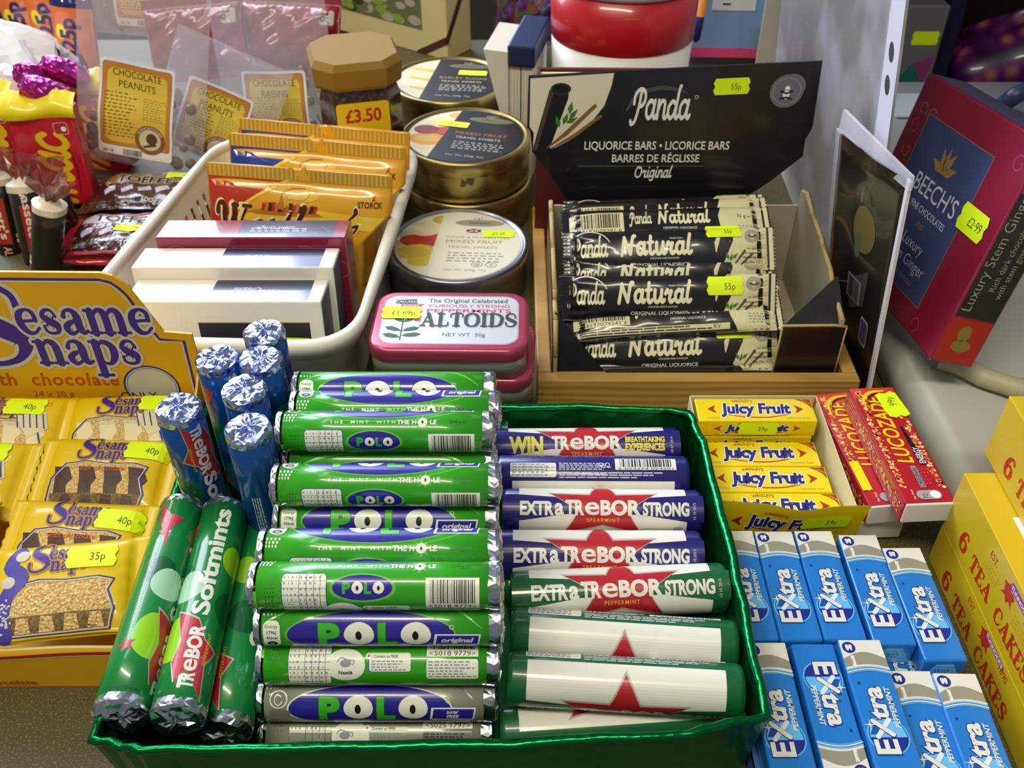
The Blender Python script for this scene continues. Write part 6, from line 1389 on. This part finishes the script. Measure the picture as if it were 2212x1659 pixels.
# ------------------------------------------------------------------ liquorice allsorts rolls with twisted paper tops
ABK = mat('#1a1516', .3, coat=.5); ARE = mat('#a01824', .32, coat=.5); APA = mat('#e0d8c2', .5); ATW = mat('#8a3a34', .2, alpha=.7, coat=.5)
def allsorts(label, top, bot, turn, first=None):
    top, bot = V(top), V(bot); L = (top - bot).length; X = axis_frame(top, bot, V((0, 0, CAM_H)) - (top + bot) / 2) @ M.Rotation(turn, 4, 'X')
    if first: return dup(first, X, label)
    t = thing('allsorts_roll', label, 'sweets roll', X); t['group'] = 'black allsorts rolls with twisted tops'; r = .0112
    mb = MB(); tube_skin(mb, r, L, ABK, 48); a = Art(); a.rect(-L / 2 + .012, -.0055, L / 2 - .010, .0045, ARE, 1); a.text("Bassett's", -.008, -.0028, .0062, APA, 2, wid=.046, b=.02); a.text('ALLSORTS', .035, -.0028, .0060, mat('#d89a8a', .5), 2, wid=.028, b=.02)
    for q, c_ in enumerate(('#d8c21a', '#e8e2d0', '#c22a52')): a.rect(L * .20 + q * .004, .008, L * .20 + .003 + q * .004, .0125, mat(c_, .4), 2)
    a.apply(mb, on_cyl(r), .0016, sx=.02); mb.build('wrapper', t)
    rg = random.Random(6); mb = MB(); vs = []; n = 22
    for k, (q, z_) in enumerate(((1.04, .003), (1.06, -.002), (.7, -.004), (.45, -.007), (.9, -.014), (1.3, -.021))):
        for i in range(n):
            g = 2 * PI * i / n; rr = r * q * (1 + (.22 if k > 2 else .03) * math.sin(g * 5 + k) ); vs.append((-L / 2 + z_ + rg.uniform(-.002, .002) * (k > 2), rr * math.cos(g), rr * math.sin(g)))
    fs = [(k * n + i, k * n + (i + 1) % n, (k + 1) * n + (i + 1) % n, (k + 1) * n + i) for k in range(5) for i in range(n)]
    mb.add(vs[:4 * n], [f for f in fs if max(f) < 4 * n], APA, False); mb.build('paper_top', t); mb = MB(); mb.add(vs[3 * n:], [tuple(i - 3 * n for i in f) for f in fs if min(f) >= 3 * n], ATW, False); mb.build('twist', t)
    return t
a0 = allsorts('black allsorts roll with red name strip turned to the camera, white paper top', W(50, 402, y=.652), W(50, 402, y=.652) + V((0, -.014, -.056)), .05)
allsorts('black allsorts roll cut by the picture edge, behind the one with its name showing', W(-6, 388, y=.668), W(-6, 388, y=.668) + V((0, -.014, -.056)), .35, a0)
allsorts('black allsorts roll leaning towards the red-ended toffee slab, plain dark side out', W(106, 452, y=.618), W(106, 452, y=.618) + V((-.016, -.004, -.050)), 2.2, a0)
allsorts('black allsorts roll whose pale top just shows below the red packet', W(120, 430, y=.668), W(120, 430, y=.668) + V((-.002, .004, -.040)), 2.7, a0)

# ------------------------------------------------------------------ red packets with torn yellow tops, and other sweets at the back
RPK = mat('#c4122c', .32, coat=.5); YPK = mat('#efdc12', .4, coat=.3); MYL = mat('#e8c414', .4)
def red_packet(label, u, v, y, rot, first=None, ww=.0500, hh=.0800):
    p = W(u, v, y=y); X = M.Translation(p) @ M.Rotation(rot, 4, 'Z') @ M.Rotation(PI / 2 - .1, 4, 'X')
    if first: return dup(first, X, label)
    t = thing('toffee_packet', label, 'sweets packet', X); t['group'] = 'red packets with yellow tops'
    mb = MB(); mb.box((-ww / 2, -hh / 2, -.020), (ww / 2, hh / 2, 0), RPK, .002, 2); a = Art()
    a.pen(SCRIPT, 'mac', .010, -.038, .0300, MYL, 1, al='l', rot=PI / 2 - .10, wid=.060, sh=.15); a.line([(.0155, -.030, .0006), (.0175, -.006, .002), (.0140, .012, .0006)], .001, mat('#7a1010', .4), 1, smooth=True)
    a.rrect(.008, .020, .0190, .0300, .002, mat('#c9a8a8', .4), 1); a.rrect(.0086, .0206, .0184, .0294, .0018, mat('#a83040', .4), 2); a.ell(.0155, .0245, .002, .002, WHITE, 3)
    a.apply(mb, flat(M())); mb.build('carton', t)
    rg = random.Random(9)
    def torn(i, j):
        x = (ww + .006) * (i - .5); y_ = hh / 2 - .006 + .018 * j + .0022 * math.sin(i * 11) * j + rg.uniform(-.0008, .0008) * (j == 1); return V((x, y_, .002 + .004 * math.sin(PI * j) + .002 * math.sin(i * 7) * (1 - j) - .012 * j * j))
    mb = MB(); mb.grid(26, 6, torn, YPK); v_ = list(mb.v); mb.add([p_ + V((0, 0, -.0012)) for p_ in v_], [f[::-1] for f in mb.f[:26 * 6]], YPK, True); mb.build('torn_top', t)
    return t
r0 = red_packet('red toffee packet with script lettering and torn yellow top', 112, 345, .715, .12)
red_packet('red toffee packet at the picture edge, its torn yellow top barely in view', -22, 320, .730, .1, r0)
red_packet('red toffee packet standing behind, its yellow top under the pink foil sweets', 196, 285, .790, -.25, r0)
PKF = mat('#c03a9a', .2, .85, bump=('v', 220, .5, .002))
def pink(label, u, v, y, rot, first=None):
    X = M.Translation(W(u, v, y=y)) @ M.Rotation(rot, 4, 'Z') @ M.Rotation(.5, 4, 'Y')
    if first: return dup(first, X, label)
    rg = random.Random(2); mb = MB(); n = 20; vs = []; prof = ((.0, -.024), (.010, -.022), (.013, -.012), (.0132, 0), (.0135, .010), (.012, .018), (.008, .022), (.0, .023))
    for r, x in prof:
        for i in range(n): g = 2 * PI * i / n; q = rg.uniform(.92, 1.08); vs.append(((x + rg.uniform(-.001, .001)) * .8, .78 * r * q * math.cos(g), .78 * r * q * math.sin(g)))
    mb.add(vs, [(k * n + i, k * n + (i + 1) % n, (k + 1) * n + (i + 1) % n, (k + 1) * n + i) for k in range(len(prof) - 1) for i in range(n)], PKF, False)
    o = single(mb, 'foil_sweet', label, 'sweet', X); o['group'] = 'pink foil wrapped sweets'; return o
k0 = pink('pink foil-wrapped sweet lowest of three, just above the torn yellow top', 100, 200, .735, .3)
pink('pink foil-wrapped sweet in the middle, against the white and purple tubes', 78, 165, .775, 1.2, k0); pink('pink foil-wrapped sweet highest, touching the first peanuts bag', 140, 155, .785, .4, k0)
WPT = mat('#d8d4de', .35, coat=.4); WPP = mat('#7a2a8a', .4)
def ptube(label, u, v, y, first=None):
    p = W(u, v, y=y); X = axis_frame(p, V((p.x, p.y - .01, p.z - .09)), V((0, 0, CAM_H)) - p)
    if first: return dup(first, X, label)
    t = thing('sweets_tube', label, 'sweets tube', X); t['group'] = 'white tubes with purple lettering'; mb = MB(); tube_skin(mb, .0130, .090, WPT, 40); a = Art(); a.text('FIZZERS', -.010, -.005, .0110, WPP, 1, b=.04, wid=.055); a.micro(-.04, .009, .03, .013, 2, WPP, 1, .4, 2); a.apply(mb, on_cyl(.0130), .002, sx=.02); mb.build('wrapper', t)
    foil_cap('paper_end', t, .0130, -.0440, -1, WHITE, 5, .003, .003); return t
q0 = ptube('white sweets tube with purple letters next to the pink foil sweets', 44, 152, .790); ptube('white sweets tube with purple letters at the picture edge', -4, 148, .800, q0)
ORG = mat('#e0702a', .3, coat=.5); ONV = mat('#1c2060', .25, coat=.6)
zo = pack_z(.130, .040, .016, .010, .0008, 44)
def orange(label, u, v, y, rot, first=None):
    X = M.Translation(W(u, v, y=y)) @ M.Rotation(PI / 2 - .15, 4, 'X') @ M.Rotation(PI / 2 + rot, 4, 'Z')
    if first: return dup(first, X, label)
    t = thing('wafer_bar', label, 'snack bar', X); t['group'] = 'orange 25p bars with navy ends'; mb = MB(); flow_pack(mb, .130, .040, .016, ORG, zo, .010, 40, 18); a = Art()
    for s_ in (-1, 1): a.rect(min(s_ * .044, s_ * .0640), -.0195, max(s_ * .044, s_ * .0640), .0195, ONV, 1)
    a.text('25p', .020, -.004, .0150, ONV, 1, b=.04, wid=.030); a.ell(-.012, 0, .018, .012, ONV, 1); a.text('BLUE', -.012, -.004, .0080, mat('#8aa8d8', .4), 2, b=.03); a.ell(.022, .010, .007, .005, YPK, .5)
    a.apply(mb, lambda x, y_, h: V((x, y_, zo(x, y_) + h + 1e-4)), .0025, sx=.003); mb.build('wrapper', t); return t
o0 = orange('orange 25p bar with navy ends, closest to the clear peanuts bag', 168, 118, .915, -.10)
orange('orange 25p bar with navy ends standing between its two neighbours', 122, 85, .940, .05, o0); orange('orange 25p bar with navy ends nearest the bright window side', 66, 80, .965, .12, o0)
# bright white carrier bag
rg = random.Random(15); mb = MB(); p = W(40, 100, y=.865)
def crump(i, j):
    a_ = PI * (j - .5); b_ = 2 * PI * i; r = 1 + .16 * math.sin(4 * b_ + 9 * j) + .13 * math.sin(7 * b_ - 8 * j + 1) * math.cos(a_) + rg.uniform(-.05, .05)
    return V((p.x - .020 + .060 * r * math.cos(a_) * math.cos(b_), p.y + .032 * r * math.cos(a_) * math.sin(b_), (p.z + .022) / 2 + ((p.z + .022) / 2 - .001) * math.sin(a_) * (1 + .05 * math.sin(6 * b_) * (a_ > 0))))
mb.grid(44, 18, crump, mat('#f4f4f6', .45, bump=('n', 30, .6, .004)), False)
single(mb, 'carrier_bag', 'bright white crumpled carrier bag at the window end of the counter', 'bag')
# dark red bags and a navy packet behind
RDB = mat('#8e0f1c', .22, coat=.7, bump=('n', 30, .7, .006)); zr = pack_z(.080, .100, .034, .010, .003, 51, 4, 4)
def red_bag(label, u, v, y, rot, first=None):
    X = M.Translation(W(u, v, y=y)) @ M.Rotation(PI / 2 - .35, 4, 'X') @ M.Rotation(PI / 2 + rot, 4, 'Z')
    if first: return dup(first, X, label)
    t = thing('crisp_bag', label, 'snack bag', X); t['group'] = 'dark red snack bags'; mb = MB(); flow_pack(mb, .080, .100, .034, RDB, zr, .010, 50, 30, teeth=30); a = Art(); a.rrect(.012, -.044, .026, -.030, .002, mat('#c9c6b8', .4), 1); a.ell(.018, -.033, .003, .003, BLACK, 2)
    a.apply(mb, lambda x, y_, h: V((x, y_, zr(x, y_) + h + 1e-4)), .004, sx=.004); mb.build('bag', t); return t
c0_ = red_bag('dark red snack bag behind the raisins bag, beside the gift box', 632, 78, .985, -.05); red_bag('dark red snack bag further along, behind the peanuts bags', 428, 84, .965, .08, c0_)
mb = MB(); X = M.Translation(W(512, 24, y=1.06)) @ M.Rotation(.1, 4, 'Z') @ M.Rotation(PI / 2 - .3, 4, 'X')
mb.box((-.055, -.040, -.03), (.055, .07, 0), ONV, .006, 2); a = Art(); a.text('N', .016, -.010, .024, WHITE, 1, rot=-1.75, b=.03); a.rrect(-.045, -.012, -.012, .02, .004, mat('#c2203a', .4), 1); a.text('Q', -.028, -.006, .016, ONV, 2, b=.03); a.apply(mb, flat(M()))
single(mb, 'sweets_carton', 'dark navy carton with white letter behind the red snack bags', 'carton', X)
# glossy floral bag right of the gift box
fm_ = mat('#241430', .15, coat=.9); nt = fm_.node_tree; tc_ = nt.nodes.new('ShaderNodeTexCoord'); n_1 = nt.nodes.new('ShaderNodeTexNoise'); n_1.inputs['Scale'].default_value = 26; n_1.inputs['Distortion'].default_value = 2.5; rr_ = nt.nodes.new('ShaderNodeValToRGB')
while len(rr_.color_ramp.elements) < 7: rr_.color_ramp.elements.new(.5)
for e_, (q, c_) in zip(rr_.color_ramp.elements, ((0, '#120a18'), (.38, '#1c1030'), (.46, '#6a1a4a'), (.52, '#2c2a7a'), (.58, '#5a6a2a'), (.64, '#8a2a3a'), (.75, '#2a3aa8'))): e_.position = q; e_.color = lin(c_)
nt.links.new(tc_.outputs['Object'], n_1.inputs['Vector']); nt.links.new(n_1.outputs['Fac'], rr_.inputs['Fac']); nt.links.new(rr_.outputs['Color'], nt.nodes['Principled BSDF'].inputs['Base Color'])
zg = pack_z(.22, .16, .07, .012, .004, 61, 4, 4)
mb = MB(); flow_pack(mb, .22, .16, .07, fm_, zg, .012, 50, 30)
single(mb, 'gift_bag', 'glossy dark floral bag between the gift box and the red tub', 'bag', M.Translation((.0600, 1.075, .118)) @ M.Rotation(PI / 2 - .25, 4, 'X') @ M.Rotation(PI / 2, 4, 'Z'))
mb = MB(); mb.box((-.105, .900, 0), (.03, .955, .020), mat('#8a1420', .25, coat=.6), .004, 2)
single(mb, 'sweets_carton', 'low dark red carton behind the barley sugar tin', 'carton')

# ------------------------------------------------------------------ dark shelving beyond the plinth
PEG = mat('#4a3624', .7, bump=('n', 40, .2, .002)); DKB = mat('#1c1713', .7)
t = thing('shelf_unit', 'dark pegboard shelving beyond the pale plinth', 'shelving')
mb = MB(); mb.box((.25, 1.52, -.95), (1.5, 1.55, .6), PEG); a = Art()
for q in range(18):
    for r in range(12): a.ell(.30 + q * .05, -.45 + r * .05, .004, .004, BLACK, 1, 10)
a.apply(mb, flat(M.Translation((0, 1.52, 0)) @ M.Rotation(PI / 2, 4, 'X'))); mb.build('pegboard', t)
mb = MB(); mb.box((.25, 1.12, -.175), (1.5, 1.52, -.160), DKB); mb.build('shelf_board', t)
mb = MB(); mb.box((.25, 1.25, .06), (1.5, 1.52, .075), mat('#202a6a', .5)); mb.build('shelf_board', t)
for x in (.250, 1.48): mb = MB(); mb.box((x, 1.12, -.95), (x + .02, 1.52, .6), DKB); mb.build('upright', t)
t = thing('small_carton', 'grey carton with yellow price sticker on the dark shelf', 'carton', TR(.545, 1.28, -.1595))
mb = MB(); mb.box((-.030, 0, 0), (.025, .05, .135), mat('#6c6d72', .5), .002, 1); a = Art(); a.poly([(-.026, .03), (-.005, .06), (.015, .028)], mat('#1f6a62', .5), 1); a.poly([(-.005, .06), (.015, .028), (.022, .07)], mat('#8a3a7a', .5), 2); a.apply(mb, flat(M.Rotation(PI / 2, 4, 'X'))); mb.build('carton', t)
sticker(t, flat(M.Rotation(PI / 2, 4, 'X')), '', .002, .093, .036, .018)
mb = MB(); mb.box((.580, 1.31, -.1595), (.605, 1.36, -.015), mat('#1c1e3a', .4), .003, 1)
single(mb, 'dark_carton', 'narrow dark navy carton next to the stickered grey carton', 'carton')
pf = mat('#3a1438', .35, coat=.4); nt = pf.node_tree; tc_ = nt.nodes.new('ShaderNodeTexCoord'); v_1 = nt.nodes.new('ShaderNodeTexVoronoi'); v_1.inputs['Scale'].default_value = 34; rr_ = nt.nodes.new('ShaderNodeValToRGB')
while len(rr_.color_ramp.elements) < 4: rr_.color_ramp.elements.new(.5)
for e_, (q, c_) in zip(rr_.color_ramp.elements, ((0, '#7a7a3a'), (.25, '#8a2a5a'), (.4, '#4a1a5a'), (.7, '#2c1030'))): e_.position = q; e_.color = lin(c_)
nt.links.new(tc_.outputs['Object'], v_1.inputs['Vector']); nt.links.new(v_1.outputs['Distance'], rr_.inputs['Fac']); nt.links.new(rr_.outputs['Color'], nt.nodes['Principled BSDF'].inputs['Base Color'])
mb = MB(); P0 = V((.690, 1.34, -.1595))
def pouch(i, j):
    a_ = 2 * PI * i; r = (.062 * (1 - j ** 2.2) + .008 + .02 * math.sin(PI * j)) * (1 + .08 * math.sin(5 * a_ + 3 * j)); return P0 + V((r * 1.15 * math.cos(a_) + .02 * j, r * .8 * math.sin(a_), .105 * j + .008 * math.sin(3 * a_) * j))
mb.grid(48, 24, pouch, pf); mb.add([pouch(i / 48, 0) for i in range(48)], [list(range(48))], pf)
single(mb, 'floral_pouch', 'purple floral fabric pouch on the dark shelf above the maroon box', 'pouch')
pts = [W(2168, 226, z=.034), W(2185, 212, z=.045), W(2205, 200, z=.050), W(2240, 190, z=.050), W(2290, 205, z=.034)]
mb = MB(); mb.tube(catmull([tuple(p) for p in pts], 6), .008, mat('#27324e', .4), 12); single(mb, 'handle', 'navy plastic handle lying at the back of the pale plinth', 'handle')
p = W(1960, 225, z=.0310); mb = MB(); mb.box((p.x - .02, p.y - .03, .0310), (p.x + .05, p.y + .02, .0330), mat('#b4bcc4', .2), .0006, 1); single(mb, 'glass_sheet', 'small pale sheet lying on the plinth behind the milky pocket', 'sheet')
